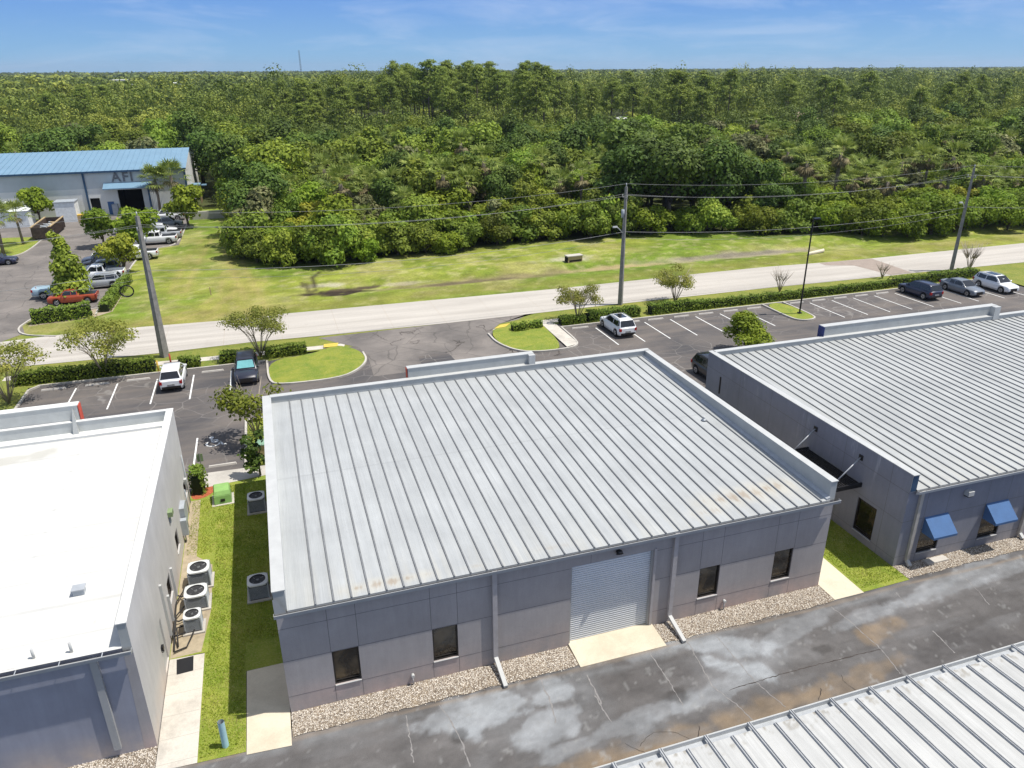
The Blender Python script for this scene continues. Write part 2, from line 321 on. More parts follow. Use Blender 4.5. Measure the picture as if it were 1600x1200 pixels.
def raised(name, pts, z0, z1, mat):
    mb = MB(); n = len(pts); mb.poly([(x, y, z1) for x, y in pts], mat)
    for i in range(n):
        a, b = pts[i], pts[(i+1) % n]; mb.poly([(a[0], a[1], z0), (b[0], b[1], z0), (b[0], b[1], z1), (a[0], a[1], z1)], mat)
    return tag(mb.build(name), kind='structure')
def offset(pts, d, closed=False):
    out = []; n = len(pts)
    for i in range(n):
        a = Vector(pts[(i-1) % n] if closed or i > 0 else pts[i]); b = Vector(pts[i]); c = Vector(pts[(i+1) % n] if closed or i < n-1 else pts[i])
        d1 = (b-a).normalized() if (b-a).length > 1e-6 else None; d2 = (c-b).normalized() if (c-b).length > 1e-6 else None
        if d1 is None: d1 = d2
        if d2 is None: d2 = d1
        n1 = Vector((-d1.y, d1.x)); n2 = Vector((-d2.y, d2.x)); m = (n1+n2); m = m/max(.3, m.length_squared)*2
        out.append((b.x+m.x*d, b.y+m.y*d))
    return out
def smooth_line(pts, k=2, closed=False):
    for _ in range(k):
        q = [] if closed else [pts[0]]; n = len(pts)
        for i in range(n if closed else n-1):
            a, b = pts[i], pts[(i+1) % n]; q += [(a[0]*.75+b[0]*.25, a[1]*.75+b[1]*.25), (a[0]*.25+b[0]*.75, a[1]*.25+b[1]*.75)]
        if not closed: q.append(pts[-1])
        pts = q
    return pts
def kerb(name, pts, w=.16, h=.14, closed=False, mat='concrete_kerb'):
    a = offset(pts, w/2, closed); b = offset(pts, -w/2, closed); mb = MB(); n = len(pts)
    for i in range(n if closed else n-1):
        j = (i+1) % n
        mb.poly([(*a[i], h), (*a[j], h), (*b[j], h), (*b[i], h)], mat); mb.poly([(*a[i], 0), (*a[j], 0), (*a[j], h), (*a[i], h)], mat); mb.poly([(*b[i], 0), (*b[j], 0), (*b[j], h), (*b[i], h)], mat)
    if not closed:
        for i in (0, n-1): mb.poly([(*a[i], 0), (*b[i], 0), (*b[i], h), (*a[i], h)], mat)
    return tag(mb.build(name), kind='structure')
# numpy noise for painted sheets
def vnoise(x, y, seed=0):
    xi = np.floor(x).astype(np.int64); yi = np.floor(y).astype(np.int64); xf = x-xi; yf = y-yi
    def h(a, b):
        n = (a*374761393+b*668265263+seed*2147483647) & 0xffffffff; n = ((n ^ (n >> 13))*1274126177) & 0xffffffff
        return ((n ^ (n >> 16)) & 0xffff)/65535.
    u = xf*xf*(3-2*xf); v = yf*yf*(3-2*yf)
    return (h(xi, yi)*(1-u)+h(xi+1, yi)*u)*(1-v)+(h(xi, yi+1)*(1-u)+h(xi+1, yi+1)*u)*v
def fbm(x, y, f, seed=0, oc=5):
    r = 0; a = .5; t = 0
    for k in range(oc): r = r+a*vnoise(x*f, y*f, seed+k*17); t += a; a *= .55; f *= 2.03
    return r/t
def blob(X, Y, cx, cy, rx, ry, ang=0, seed=1, soft=.5, wob=.7, f=None):
    c, s = math.cos(ang), math.sin(ang); u = ((X-cx)*c+(Y-cy)*s)/rx; v = (-(X-cx)*s+(Y-cy)*c)/ry
    f = f or 1.6/min(rx, ry); d = np.sqrt(u*u+v*v)+wob*(fbm(X, Y, f, seed)-.5)*2
    return np.clip((1+soft/2-d)/soft, 0, 1)
def segdist(X, Y, pts):
    D = np.full(X.shape, 1e9)
    for (ax, ay), (bx, by) in zip(pts[:-1], pts[1:]):
        dx, dy = bx-ax, by-ay; t = np.clip(((X-ax)*dx+(Y-ay)*dy)/(dx*dx+dy*dy+1e-9), 0, 1); D = np.minimum(D, np.hypot(X-ax-t*dx, Y-ay-t*dy))
    return D
def mixc(A, c, m): return A*(1-m[..., None])+np.array(c)*m[..., None]
def grid(name, x0, x1, y0, y1, step, colf, mat, zf=0., parent=None):
    nx = int((x1-x0)/step)+1; ny = int((y1-y0)/step)+1; X, Y = np.meshgrid(np.linspace(x0, x1, nx), np.linspace(y0, y1, ny))
    Z = zf(X, Y) if callable(zf) else np.full(X.shape, zf); co_ = np.stack([X, Y, Z], -1).reshape(-1, 3)
    i = np.arange(nx*ny).reshape(ny, nx); F = np.stack([i[:-1, :-1], i[:-1, 1:], i[1:, 1:], i[1:, :-1]], -1).reshape(-1, 4)
    me = npmesh(name, co_, F, mat); at = me.color_attributes.new('paint', 'FLOAT_COLOR', 'POINT')
    col = colf(X, Y).reshape(-1, 3); at.data.foreach_set('color', np.concatenate([col, np.ones((len(col), 1))], 1).astype(np.float32).ravel())
    o = bpy.data.objects.new(name, me); C.objects.link(o)
    if parent: o.parent = parent
    else: tag(o, kind='structure')
    return o
def npmesh(name, co_, F, mat, tint=None, mi=None):
    me = bpy.data.meshes.new(name); n = len(F); me.vertices.add(len(co_)); me.vertices.foreach_set('co', co_.astype(np.float32).ravel())
    me.loops.add(n*4); me.loops.foreach_set('vertex_index', F.astype(np.int32).ravel()); me.polygons.add(n)
    me.polygons.foreach_set('loop_start', np.arange(0, n*4, 4, dtype=np.int32)); me.polygons.foreach_set('loop_total', np.full(n, 4, dtype=np.int32))
    for m in ([mat] if isinstance(mat, str) else mat): me.materials.append(M[m])
    if mi is not None: me.polygons.foreach_set('material_index', mi.astype(np.int32))
    me.update(calc_edges=True)
    if tint is not None:
        a = me.attributes.new('tint', 'FLOAT', 'FACE'); a.data.foreach_set('value', tint.astype(np.float32))
    return me

# ------------------------------------------------------------------ ground
o = sheet('ground', [(-3400, -140), (9400, -140), (9400, 9400), (-3400, 9400)], -.60, 'forest_floor')

# meadow between the road and the wood
RUT = [G(x/4+300, y/4+380) for x, y in [(800, 175), (755, 215), (760, 280), (850, 320), (950, 315), (1040, 285), (1140, 275)]]
RUT2 = [G(x/4+300, y/4+380) for x, y in [(690, 245), (740, 300), (830, 325)]]
TR = [[G(x/4, y/4+300) for x, y in q] for q in ([(1600, 560), (1480, 700), (1250, 800), (900, 830)], [(1440, 500), (1430, 620), (1300, 720), (1050, 800)], [(1290, 300), (1190, 450), (1120, 620)], [(1400, 260), (1500, 500), (1600, 700), (1590, 800)])]
def meadow(X, Y):
    n = fbm(X, Y, .05, 3); n2 = fbm(X, Y, .35, 9); A = np.zeros(X.shape+(3,))+np.array((.14, .20, .026))
    A = mixc(A, (.215, .245, .04), np.clip((n-.44)*5, 0, 1)); A = mixc(A, (.105, .165, .022), np.clip((n2-.55)*5, 0, 1)*.6); n3 = fbm(X, Y, .16, 21, 6); A = mixc(A, (.33, .285, .12), np.clip((n3-.53)*7, 0, 1)*.5); A = mixc(A, (.10, .15, .02), np.clip((.43-n3)*7, 0, 1)*.5); n4 = fbm(X, Y, 1.1, 33, 4); A = mixc(A, (.36, .33, .16), np.clip((n4-.57)*8, 0, 1)*.5); n5 = fbm(X*.5+Y*.2, Y*2, .8, 39, 5); A = A*(1+(n5[..., None]-.5)*.7)
    # brown strip along the road and dry ditch
    A = mixc(A, (.20, .18, .05), np.clip(1-np.abs(Y-79.2-.01*X)/3.2, 0, 1)*.55)
    d = blob(X, Y, 24, 84.6, 13, 1.7, .03, 5, .8, .8, .35); A = mixc(A, (.20, .165, .085), d*.85)
    d = blob(X, Y, 21, 84.3, 5.5, 1.0, .02, 6, .6, .8, .6); A = mixc(A, (.12, .095, .06), d*.8)
    d = blob(X, Y, 60, 85.8, 12, 1.6, -.02, 7, .8, .9, .35); A = mixc(A, (.30, .26, .18), d*.85); d = blob(X, Y, 61, 86.2, 9, .8, -.02, 8, .6, .9, .5); A = mixc(A, (.17, .15, .12), d*.7)
    d = blob(X, Y, 41, 85.3, 6, .9, .0, 11, .7, .9, .5); A = mixc(A, (.36, .28, .15), d*.8)
    d = blob(X, Y, 36.8, 90.2, 3.4, 1.2, 0, 12, .7, .9, .6); A = mixc(A, (.42, .38, .30), d*.75)
    d = blob(X, Y, 5.5, 87.6, 3, .8, 0, 13, .7, .9, .6); A = mixc(A, (.40, .37, .28), d*.7); d = blob(X, Y, 14, 86.4, 4, .5, 0, 14, .7, .9, .6); A = mixc(A, (.38, .33, .24), d*.6)
    for k, q in enumerate(TR):
        w = segdist(X, Y, q); A = mixc(A, (.33, .27, .11), np.clip(1-np.abs(w-.8)/.55, 0, 1)*.55*(fbm(X, Y, .4, 30+k) > .42)); A = mixc(A, (.27, .235, .07), np.clip(1-w/2.8, 0, 1)*.4)
    jit = (fbm(X, Y, .9, 77)-.5)*.9
    w = segdist(X, Y, RUT)+jit*.5; A = mixc(A, (.038, .028, .02), np.clip((.30-w)/.15, 0, 1)*.8)
    w = segdist(X, Y, RUT[3:6])+jit; A = mixc(A, (.040, .030, .022), np.clip((.62-w)/.2, 0, 1))
    mx_, my_ = G(520, 455); A = mixc(A, (.042, .031, .022), blob(X, Y, mx_, my_, 3.9, .75, .12, 47, .35, .8, .7)); mx_, my_ = G(552, 447); A = mixc(A, (.07, .05, .035), blob(X, Y, mx_, my_, 3.2, .6, .2, 49, .4, .9, .7)*.9)
    w = segdist(X, Y, RUT2)+jit*.5; A = mixc(A, (.08, .07, .03), np.clip((.4-w)/.15, 0, 1)*.8)
    A = mixc(A, (.06, .07, .025), np.clip((Y-(99+(X > 70)*-7)-(fbm(X, Y, .12, 41)-.5)*6)/3, 0, 1)*((X > -1)*1.))
    return A
def mz(X, Y): return np.where((Y > 80) & (Y < 100) & (X > -2), -.45*np.exp(-((Y-85.6)/2.6)**2)*np.clip((X-2)/8, 0, 1), 0)
grid('meadow_grass', -70, 190, 66.0, 150, .45, meadow, 'meadow_grass', mz)

# concrete road
up = [(-60, 543), (0, 535), (80, 525), (212, 512), (350, 501), (450, 490), (700, 467), (875, 451), (1100, 427), (1200, 417), (1280, 411), (1362, 404), (1600, 380), (1680, 373), (1900, 352)]
lo = [(-60, 580), (55, 571), (250, 552), (400, 534), (512, 524), (700, 505), (835, 490), (950, 477), (1100, 461), (1200, 450), (1392, 431), (1425, 427), (1600, 410), (1700, 400), (1950, 378)]
UP = [G(*p) for p in up]; LO = [G(*p) for p in lo]
UPs = [(-75, UP[0][1]-.3)]+UP; LOs = [(-75, LO[0][1]-.3)]+LO
sheet('road', UPs+LOs[::-1], .030, 'concrete_road')
sheet('road_patch', [G(*p) for p in [(1280, 411.5), (1325, 407), (1362, 404.4), (1425, 426.2), (1392, 430.2), (1335, 415.5), (1290, 415)]], .036, 'tan_patch')
# near verge (south of road) and pavement
sheet('near_verge', [(-75, 50), (-19.6, 50), (-19.6, 63.6), (1.6, 63.6), (1.6, 64.9), (24.5, 64.9), (26, 63.7), (120, 64.4), (190, 65)]+[(190, 73.2)]+LOs[::-1], .006, 'verge_grass')
sheet('far_lawn', [(81, 56), (190, 56), (190, 64.3), (81, 64.3)], .008, 'verge_grass')
# parking asphalt
sheet('parking_lot', [(-19.5, 40), (96, 40), (96, 57), (80.5, 57), (80.5, 64.2), (26.2, 63.7), (26, 65), (4.5, 65), (-1.4, 63.6), (-19.5, 63.6)], .012, 'asphalt_lot')
sheet('driveway', [(6.7, 57.2), (6.9, 62), (6.4, 64.6), (4.9, 66.2), (3.2, 68.4), LOs[6][0:2], LOs[7], (25.4, 69.9), (22.6, 67.6), (20.4, 66.9), (19.3, 65.4), (18.5, 63.4), (19.2, 59.6), (21.5, 57.3)], .018, 'asphalt_old')
sheet('asphalt_patch', [(11.0, 60.6), (13.7, 60.9), (14.0, 57.2), (10.9, 57.3)], .023, 'asphalt_lot')
# AFI lot
sheet('warehouse_lot', [(-75, 76.6), (-24.9, 76.8), (-23.4, 79.0), (-24.2, 81.6), (-23.6, 84.6), (-18.0, 85.6), (-17.3, 96), (-17.2, 110), (-15.6, 115.4), (-12.5, 116.6), (-12.4, 138), (-13, 146.2), (-75, 146.2)], .010, 'asphalt_old')
raised('lawn_patch', smooth_line([(-75, 115.6), (-36, 115.9), (-33, 116.4), (-32.4, 120), (-32.4, 128), (-35, 131), (-75, 132)], 2, False), -.02, .06, 'island_grass')
kerb('kerb', smooth_line([(-60, 115.5), (-36, 115.8), (-32.9, 116.3), (-32.2, 120), (-32.2, 128.4)]), h=.12)
kerb('kerb', smooth_line([(-17.9, 83.2), (-18.1, 85.8), (-17.3, 96), (-17.2, 110), (-15.6, 115.2), (-12.6, 116.4), (-12.5, 133.5)]), h=.12)
kerb('kerb', smooth_line([(-20.3, 76.9), (-23.4, 78.2), (-24.4, 80.6), (-24.1, 82.6), (-23.6, 84.7), (-18.1, 85.6)]), h=.12)
sheet('mulch_bed', [(-23.6, 81.2), (-18, 82.4), (-16.5, 84), (-16.3, 96), (-17.1, 96), (-17.2, 85.7), (-23.4, 84.5)], .014, 'dirt')

# lots: islands and kerbs
IL = smooth_line([(-1.4, 63.4), (-1.4, 58.6), (-.6, 57.7), (3.95, 57.6), (5.6, 59.0), (6.6, 60.9), (6.5, 63.0), (5.7, 64.5), (4.6, 65.5), (3.9, 65.2), (2.2, 63.9)], 2, True)
raised('parking_island', IL, 0, .13, 'island_grass'); kerb('kerb', smooth_line([(-1.5, 63.5), (-1.48, 58.6), (-.6, 57.6), (3.95, 57.5), (5.7, 58.9), (6.7, 60.9), (6.6, 63.0)]), h=.16)
IR = smooth_line([(18.6, 63.4), (18.9, 60), (20.2, 58.6), (21.8, 58.1), (23.9, 58.2), (24.3, 66.3), (24.2, 67.3), (21.5, 66.6), (19.4, 65.3)], 2, True)
raised('parking_island', IR, 0, .13, 'island_grass'); kerb('kerb', smooth_line([(18.5, 64.2), (18.5, 61.5), (19.6, 58.8), (21.5, 58.0), (24.0, 58.0), (25.2, 58.5), (25.6, 59.6), (25.7, 63.8)]), h=.16)
sheet('footpath', [(24.1, 58.3), (25.2, 58.7), (25.45, 59.6), (25.5, 64.6), (24.5, 66.2), (24.2, 66.2)], .15, 'concrete_walk')
sheet('footpath', [(-22, 65.9), (5.2, 65.15), (5.4, 66.1), (-22, 66.9)], .016, 'concrete_walk')
sheet('ramp_pad', [(3.4, 65.22), (4.6, 65.18), (4.8, 66.08), (3.5, 66.1)], .145, 'ada_yellow')
sheet('footpath', [(18.9, 65.3), (26, 65.6), (34.5, 65.8), (34.5, 66.5), (22, 66.7)], .016, 'concrete_walk')
sheet('ramp_pad', [(19.4, 65.3), (20.6, 65.5), (21.4, 66.4), (20.3, 66.2)], .145, 'ada_yellow')
kerb('kerb', [(-19.5, 50), (-19.4, 62.8), (-18.8, 63.6), (-1.6, 63.6)], h=.15); kerb('kerb', [(25.8, 63.8), (48.6, 63.85), (80.5, 64.3)], h=.15)
I3 = smooth_line([(48.5, 63.7), (48.4, 59.0), (49.0, 58.1), (50.2, 58.0), (50.9, 58.8), (50.9, 63.8)], 2, True); raised('parking_island', I3, 0, .13, 'island_grass'); kerb('kerb', smooth_line([(48.4, 63.8), (48.3, 58.9), (48.9, 57.95), (50.3, 57.9), (51.0, 58.8), (51.0, 63.8)]), h=.16)
def line(x, y0, y1, w=.11, z=.019): sheet('parking_line', [(x-w/2, y0), (x+w/2, y0), (x+w/2, y1), (x-w/2, y1)], z, 'line_paint')
for x in (-15.97, -13.0, -10.06, -7.3, -4.38): line(x, 57.1, 62.3)
RS = [26.2+2.79*0]+[28.85]+[31.64+2.795*k for k in range(6)]
for x in (28.85, 31.5, 34.1, 36.93, 39.8, 42.6, 45.5): line(x, 57.6, 62.7)
for x in (53.7, 56.5, 59.3, 62.1, 64.9, 68.6, 71.0, 74.6, 77.6): line(x, 57.6, 62.9)
line(-6.35, 45.2, 49.9)
def wheelstop(x, y, l=1.75, lab='low concrete wheel stop at the head of a parking bay', grp='wheel stops in the parking bays'):
    mb = MB(); a = l/2; mb.hexa([(-a, -.09, 0), (a, -.09, 0), (a, .09, 0), (-a, .09, 0), (-a+.05, -.055, .12), (a-.05, -.055, .12), (a-.05, .055, .12), (-a+.05, .055, .12)], 'wheelstop_concrete')
    o = mb.build('wheel_stop', loc=(x, y, .02)); tag(o, lab, 'wheel stop', grp); return o
for x, lab in ((-17.6, 'wheel stop in the leftmost bay of the left parking lot'), (-14.5, 'wheel stop in the second bay of the left parking lot'), (-11.5, 'wheel stop in the bay left of the white car in the left lot'), (-5.85, 'wheel stop in the empty bay between the white and the dark car')): wheelstop(x, 62.55, lab=lab)
nb = ['first', 'second', 'third', 'fourth', 'fifth', 'sixth', 'seventh', 'eighth']
for k, x in enumerate((27.4, 32.9, 35.5, 38.4, 41.2, 44.1, 46.9)): wheelstop(x, 63.1, lab='wheel stop in the %s bay from the white crossover side, left of the lamp island' % nb[k])
for k, x in enumerate((52.3, 55.1, 57.9, 60.7, 63.5)): wheelstop(x, 63.3, lab='wheel stop in the %s bay right of the lamp island' % nb[k])
wheelstop(-4.6, 45.25, 1.7, 'wheel stop in the accessible bay below the wheelchair mark')
# wheelchair mark
mb = MB(); cx, cy = -5.3, 48.7; z = .02
def arc(cx, cy, r, a0, a1, w, n=16):
    for k in range(n):
        a = a0+(a1-a0)*k/n; b = a0+(a1-a0)*(k+1)/n
        mb.poly([(cx+(r-w/2)*math.cos(a), cy+(r-w/2)*math.sin(a), z), (cx+(r+w/2)*math.cos(a), cy+(r+w/2)*math.sin(a), z), (cx+(r+w/2)*math.cos(b), cy+(r+w/2)*math.sin(b), z), (cx+(r-w/2)*math.cos(b), cy+(r-w/2)*math.sin(b), z)], 'line_paint')
arc(cx, cy, .42, -3.9, 1.1, .13); arc(cx-.15, cy+.95, .09, 0, 2*PI, .15, 10)
for a, b in (((-.13, .8), (-.05, .2)), ((-.1, .5), (.3, .5)), ((-.05, .2), (.4, .2)), ((.4, .2), (.65, -.35)), ((.65, -.35), (.85, -.3))):
    d = Vector((b[0]-a[0], b[1]-a[1])).normalized(); nn = (-d.y*.07, d.x*.07)
    mb.poly([(cx+a[0]+nn[0], cy+a[1]+nn[1], z), (cx+b[0]+nn[0], cy+b[1]+nn[1], z), (cx+b[0]-nn[0], cy+b[1]-nn[1], z), (cx+a[0]-nn[0], cy+a[1]-nn[1], z)], 'line_paint')
tag(mb.build('wheelchair_mark', fix=False), kind='structure')
# ground between left and main building
sheet('side_lawn', [(-6.3, 28.0), (-4.86, 28.0), (-4.84, 22.15), (-3.16, 22.1), (-3.16, 26.3), (-1.4, 26.3), (-1.4, 43.2), (-6.3, 42.6)], .016, 'lawn_grass')
sheet('footpath', [(-6.25, 22.2), (-4.84, 22.15), (-4.86, 27.95), (-6.25, 28.0)], .022, 'concrete_walk')
sheet('footpath', [(-3.14, 21.95), (-1.55, 21.85), (-1.5, 26.3), (-3.14, 26.28)], .022, 'concrete_pad')
sheet('footpath', [(-6.3, 42.6), (-1.4, 43.2), (-1.4, 44.4), (-6.3, 44.6)], .024, 'concrete_kerb')
sheet('mulch_bed', smooth_line([(-6.25, 41.4), (-5.4, 41.5), (-4.9, 42.2), (-5.1, 42.9), (-6.25, 42.7)], 2, True), .020, 'mulch')
sheet('dirt_strip', [(-6.25, 28.05), (-5.0, 28.1), (-4.7, 31), (-4.8, 34.5), (-5.6, 35.5), (-5.7, 41.3), (-6.25, 41.3)], .020, 'dirt')
raised('parking_island', [(-3.1, 44.5), (-1.4, 44.5), (-1.4, 51.5), (-3.1, 51.5)], 0, .13, 'island_grass'); kerb('kerb', [(-3.2, 44.5), (-3.2, 51.6), (-1.3, 51.6)], h=.16)
sheet('door_mat', [(-5.97, 27.9), (-5.3, 27.92), (-5.26, 27.02), (-5.9, 26.98)], .030, 'black_metal')
# gap right of main building
sheet('footpath', [(23.08, 22.3), (24.75, 22.3), (24.85, 34), (23.08, 34)], .022, 'concrete_pad')
sheet('side_lawn', [(24.75, 22.35), (27.55, 22.4), (27.6, 43), (24.9, 43)], .016, 'lawn_grass')
# rear yard
def gdot(*p): return G(930+p[0]/2.388, 940+p[1]/2.388)
def yard(X, Y):
    n = fbm(X, Y, .18, 2, 6); n2 = fbm(X, Y, 1.4, 8); A = np.zeros(X.shape+(3,))+np.array((.108, .102, .100))
    A = mixc(A, (.135, .128, .126), np.clip((n-.47)*6, 0, 1)*.8); A = mixc(A, (.080, .076, .076), np.clip((fbm(X, Y, .35, 19)-.54)*7, 0, 1)*.7)
    A = mixc(A, (.155, .148, .145), np.clip(1-np.abs(((Y-14.9-(n-.5)*.6) % 3.3)-1.6)/.55, 0, 1)*.35)
    bl = (.29, .305, .32)
    for (u, v, rx, ry, a, s, st) in [(790, 1105, 2.7, .8, .05, 1, .95), (845, 1145, 2.0, .7, .3, 2, .8), (1120, 1010, 2.0, .6, -.5, 4, .95), (1150, 1045, 1.4, .6, -.6, 5, .9), (1110, 1085, 3.2, .45, .2, 6, .6), (960, 1140, 3.2, .35, .15, 7, .5), (1240, 985, 2.4, .35, .25, 8, .45), (1430, 930, 5, .35, .16, 9, .5), (1500, 912, 4, .3, .1, 10, .4), (1560, 900, 3, .3, .1, 13, .35), (1020, 1010, 1.2, .5, .2, 14, .4)]:
        cx, cy = G(u, v); A = mixc(A, bl, (.75*blob(X, Y, cx, cy, rx, ry, a, s*3, .30, 1.25, .8)+.25*blob(X, Y, cx, cy, rx*1.15, ry*1.2, a, s*3, .9, 1.1, .5))*st*(.72+.55*fbm(X, Y*1.6, 2.2, 88, 4)))
    A = mixc(A, (.19, .195, .20), np.clip(1-np.abs(Y-21.75-(n-.5)*1.2)/.35, 0, 1)*np.clip((n2-.3)*4, 0, 1)*.7)
    A = mixc(A, (.25, .20, .15), np.clip(1-np.abs(Y-22.08-(n-.5)*.4)/.13, 0, 1)*.6)
    ta = (.215, .165, .115)
    for (u, v, rx, ry, a, s, st) in [(1190, 1110, 3.6, .5, .08, 21, .7), (1310, 1072, 3.0, .35, .1, 22, .6), (1050, 1165, 3.6, .5, .05, 23, .75), (950, 1192, 3.5, .5, .05, 24, .75), (1372, 985, 1.1, .45, .3, 25, .8)]:
        cx, cy = G(u, v); A = mixc(A, ta, blob(X, Y, cx, cy, rx, ry, a, s*3, .6, 1.25, .8)*st*(.6+.7*fbm(X, Y, 2.5, 86, 4)))
    q = fbm(X, Y, 3.4, 55, 6); A = mixc(A, (.27, .27, .265), np.clip((q-.70)*22, 0, 1)*.45); A = A*(1+(fbm(X, Y, .9, 91, 5)[..., None]-.5)*.55); A = A*(1+(fbm(X, Y*2.5, 3., 92, 4)[..., None]-.5)*.3)
    q = fbm(X*.3, Y*2., .9, 65, 6); A = mixc(A, (.16, .158, .16), np.clip((q-.56)*6, 0, 1)*.5)
    q = blob(X, Y, 13, 19.5, .5, .35, 0, 71, .5, .9, 1.5)+blob(X, Y, 20.5, 19.8, .4, .3, 0, 72, .5, .9, 1.5)+blob(X, Y, 4.4, 20.3, .35, .3, 0, 73, .5, .9, 1.5); A = mixc(A, (.045, .042, .04), np.clip(q, 0, 1)*.6)
    return A
grid('yard_asphalt', -34, 70, 8, 22.62, .11, yard, 'asphalt_yard', .002)
# cracks as thin filler ribbons
CR = [([(1014, 1020), (1030, 1042), (1047, 1068), (1068, 1103)], .05), ([(1072, 999), (1090, 1030), (1114, 1074), (1150, 1100), (1177, 1126)], .045), ([(1118, 992), (1150, 1030), (1181, 1066), (1227, 1105)], .045), ([(1298, 948), (1325, 968), (1349, 990), (1380, 1018), (1407, 1053)], .05),
      ([(1457, 986), (1475, 1003), (1491, 1020)], .06), ([(930, 1087), (940, 1105), (955, 1128)], .06), ([(634, 1118), (640, 1150), (646, 1192)], .06), ([(687, 1102), (705, 1128), (722, 1160), (735, 1199)], .06), ([(845, 1062), (852, 1080), (862, 1100), (868, 1130)], .06), ([(917, 1055), (930, 1078), (940, 1100)], .06), ([(1400, 925), (1420, 950)], .04), ([(1510, 905), (1530, 925), (1545, 945)], .04)]
random.seed(5)
def ribbon(mb, pts, w, z, mat, jit=.032):
    P = []
    for a, b in zip(pts[:-1], pts[1:]):
        n = max(2, int(math.dist(a, b)/.12))
        for k in range(n): P.append((a[0]+(b[0]-a[0])*k/n, a[1]+(b[1]-a[1])*k/n))
    P.append(pts[-1]); Q = [(x+random.gauss(0, jit*.5), y+random.gauss(0, jit*.5)) for x, y in P]; ws = [w*random.uniform(.35, 1.2) for _ in Q]
    for i in range(len(Q)-1):
        d = Vector((Q[i+1][0]-Q[i][0], Q[i+1][1]-Q[i][1])); d = d.normalized() if d.length > 1e-6 else Vector((1, 0)); n = Vector((-d.y, d.x))
        a = n*ws[i]/2; b = n*ws[i+1]/2
        mb.poly([(Q[i][0]-a.x, Q[i][1]-a.y, z), (Q[i+1][0]-b.x, Q[i+1][1]-b.y, z), (Q[i+1][0]+b.x, Q[i+1][1]+b.y, z), (Q[i][0]+a.x, Q[i][1]+a.y, z)], mat)
simple('crack_fill', (.24, .23, .225), .9, 0, .2, 6)
mb = MB()
for pts, w in CR: ribbon(mb, [G(*p) for p in pts], w, .007, 'crack_fill')
tag(mb.build('yard_cracks', fix=False), kind='structure')
mb = MB()
for pts in ([(1139, 1078), (1223, 1053), (1300, 1033), (1374, 1015)], [(1090, 1160), (1093, 1135)], [(1280, 1095), (1283, 1075)]): ribbon(mb, [G(*p) for p in pts], .04, .007, 'stain_dark')
for k in range(12):   # hairline cracks over the old entrance asphalt
    x, y = random.uniform(7.5, 24), random.uniform(57, 67); pts = [(x, y)]
    for j in range(random.randint(3, 6)): a = random.uniform(0, 6.28); pts.append((pts[-1][0]+math.cos(a)*.9, pts[-1][1]+math.sin(a)*.9))
    ribbon(mb, pts, .06, .027, 'stain_dark', .12)
for k in range(46):   # hairlines in the worn brown strip of the yard
    x, y = random.uniform(2, 24), random.gauss(15.6, .9); pts = [(x, y)]; a = random.uniform(0, 6.28)
    for j in range(random.randint(2, 5)): a += random.gauss(0, .7); pts.append((pts[-1][0]+math.cos(a)*.45, pts[-1][1]+math.sin(a)*.45))
    ribbon(mb, pts, .022, .007, 'stain_dark', .04)
tag(mb.build('dark_cracks', fix=False), kind='structure')
# gravel strips
def gravel(x0, x1, y0, y1, seed):
    rnd = random.Random(seed); n = int((x1-x0)/.35); pts = [(x0+(x1-x0)*k/n, y0+rnd.uniform(-.05, .05)) for k in range(n+1)]
    sheet('gravel_strip', pts+[(x1, y1), (x0, y1)], .026, 'gravel_stones')
gravel(-1.5, 10.08, 22.24, 23.5, 1); gravel(14.14, 23.06, 22.24, 23.5, 2); gravel(27.55, 75, 22.5, 23.6, 3); gravel(-34, -6.27, 22.3, 23.5, 4)
# real loose pebbles over the gravel
def pebbles():
    rg = np.random.default_rng(4); P = []; 
    for (x0, x1, y0, y1, n) in ((-1.5, 10.05, 22.15, 23.4, 4200), (14.15, 23.0, 22.15, 23.4, 3200), (27.6, 50, 22.4, 23.45, 5200), (-12, -6.3, 22.2, 23.4, 1300)):
        P.append(np.stack([rg.uniform(x0, x1, n), y0+(y1-y0)*rg.power(1.6, n), rg.uniform(.025, .045, n)], 1))
    P = np.concatenate(P); n = len(P); s = rg.uniform(.014, .036, n); a = rg.uniform(0, 6.28, n)
    off = np.array([(1, 0, 0), (0, 1, 0), (-1, 0, 0), (0, -1, 0), (0, 0, 1), (.0, 0, -.7)]); V = np.zeros((n, 6, 3))
    for k, (x, y, z) in enumerate(off):
        V[:, k, 0] = P[:, 0]+s*(x*np.cos(a)-y*.7*np.sin(a)); V[:, k, 1] = P[:, 1]+s*(x*np.sin(a)+y*.7*np.cos(a)); V[:, k, 2] = P[:, 2]+s*z*.6
    F = np.array([(0, 1, 4, 4), (1, 2, 4, 4), (2, 3, 4, 4), (3, 0, 4, 4)]); 
    me = bpy.data.meshes.new('pebbles'); fs = (np.arange(n)[:, None, None]*6+np.array([(0, 1, 4), (1, 2, 4), (2, 3, 4), (3, 0, 4)])[None]).reshape(-1, 3)
    me.from_pydata(V.reshape(-1, 3).tolist(), [], fs.tolist()); me.materials.append(M['pebble']); at = me.attributes.new('tint', 'FLOAT', 'FACE'); at.data.foreach_set('value', np.repeat(rg.random(n), 4).astype(np.float32))
    o = bpy.data.objects.new('loose_pebbles', me); C.objects.link(o); tag(o, 'loose pale stones lying along the foot of the walls', 'gravel', kind='stuff')
t = NT('pebble'); v = t.attr('tint', 'Fac'); c = t.mix(v, (.42, .34, .26), (.85, .80, .72)); c = t.mix(t.ramp(v, .05, .08, 1, 0), c, (.12, .10, .09)); t.col(c); t.rough(.8); M['pebble'] = t.m
pebbles()
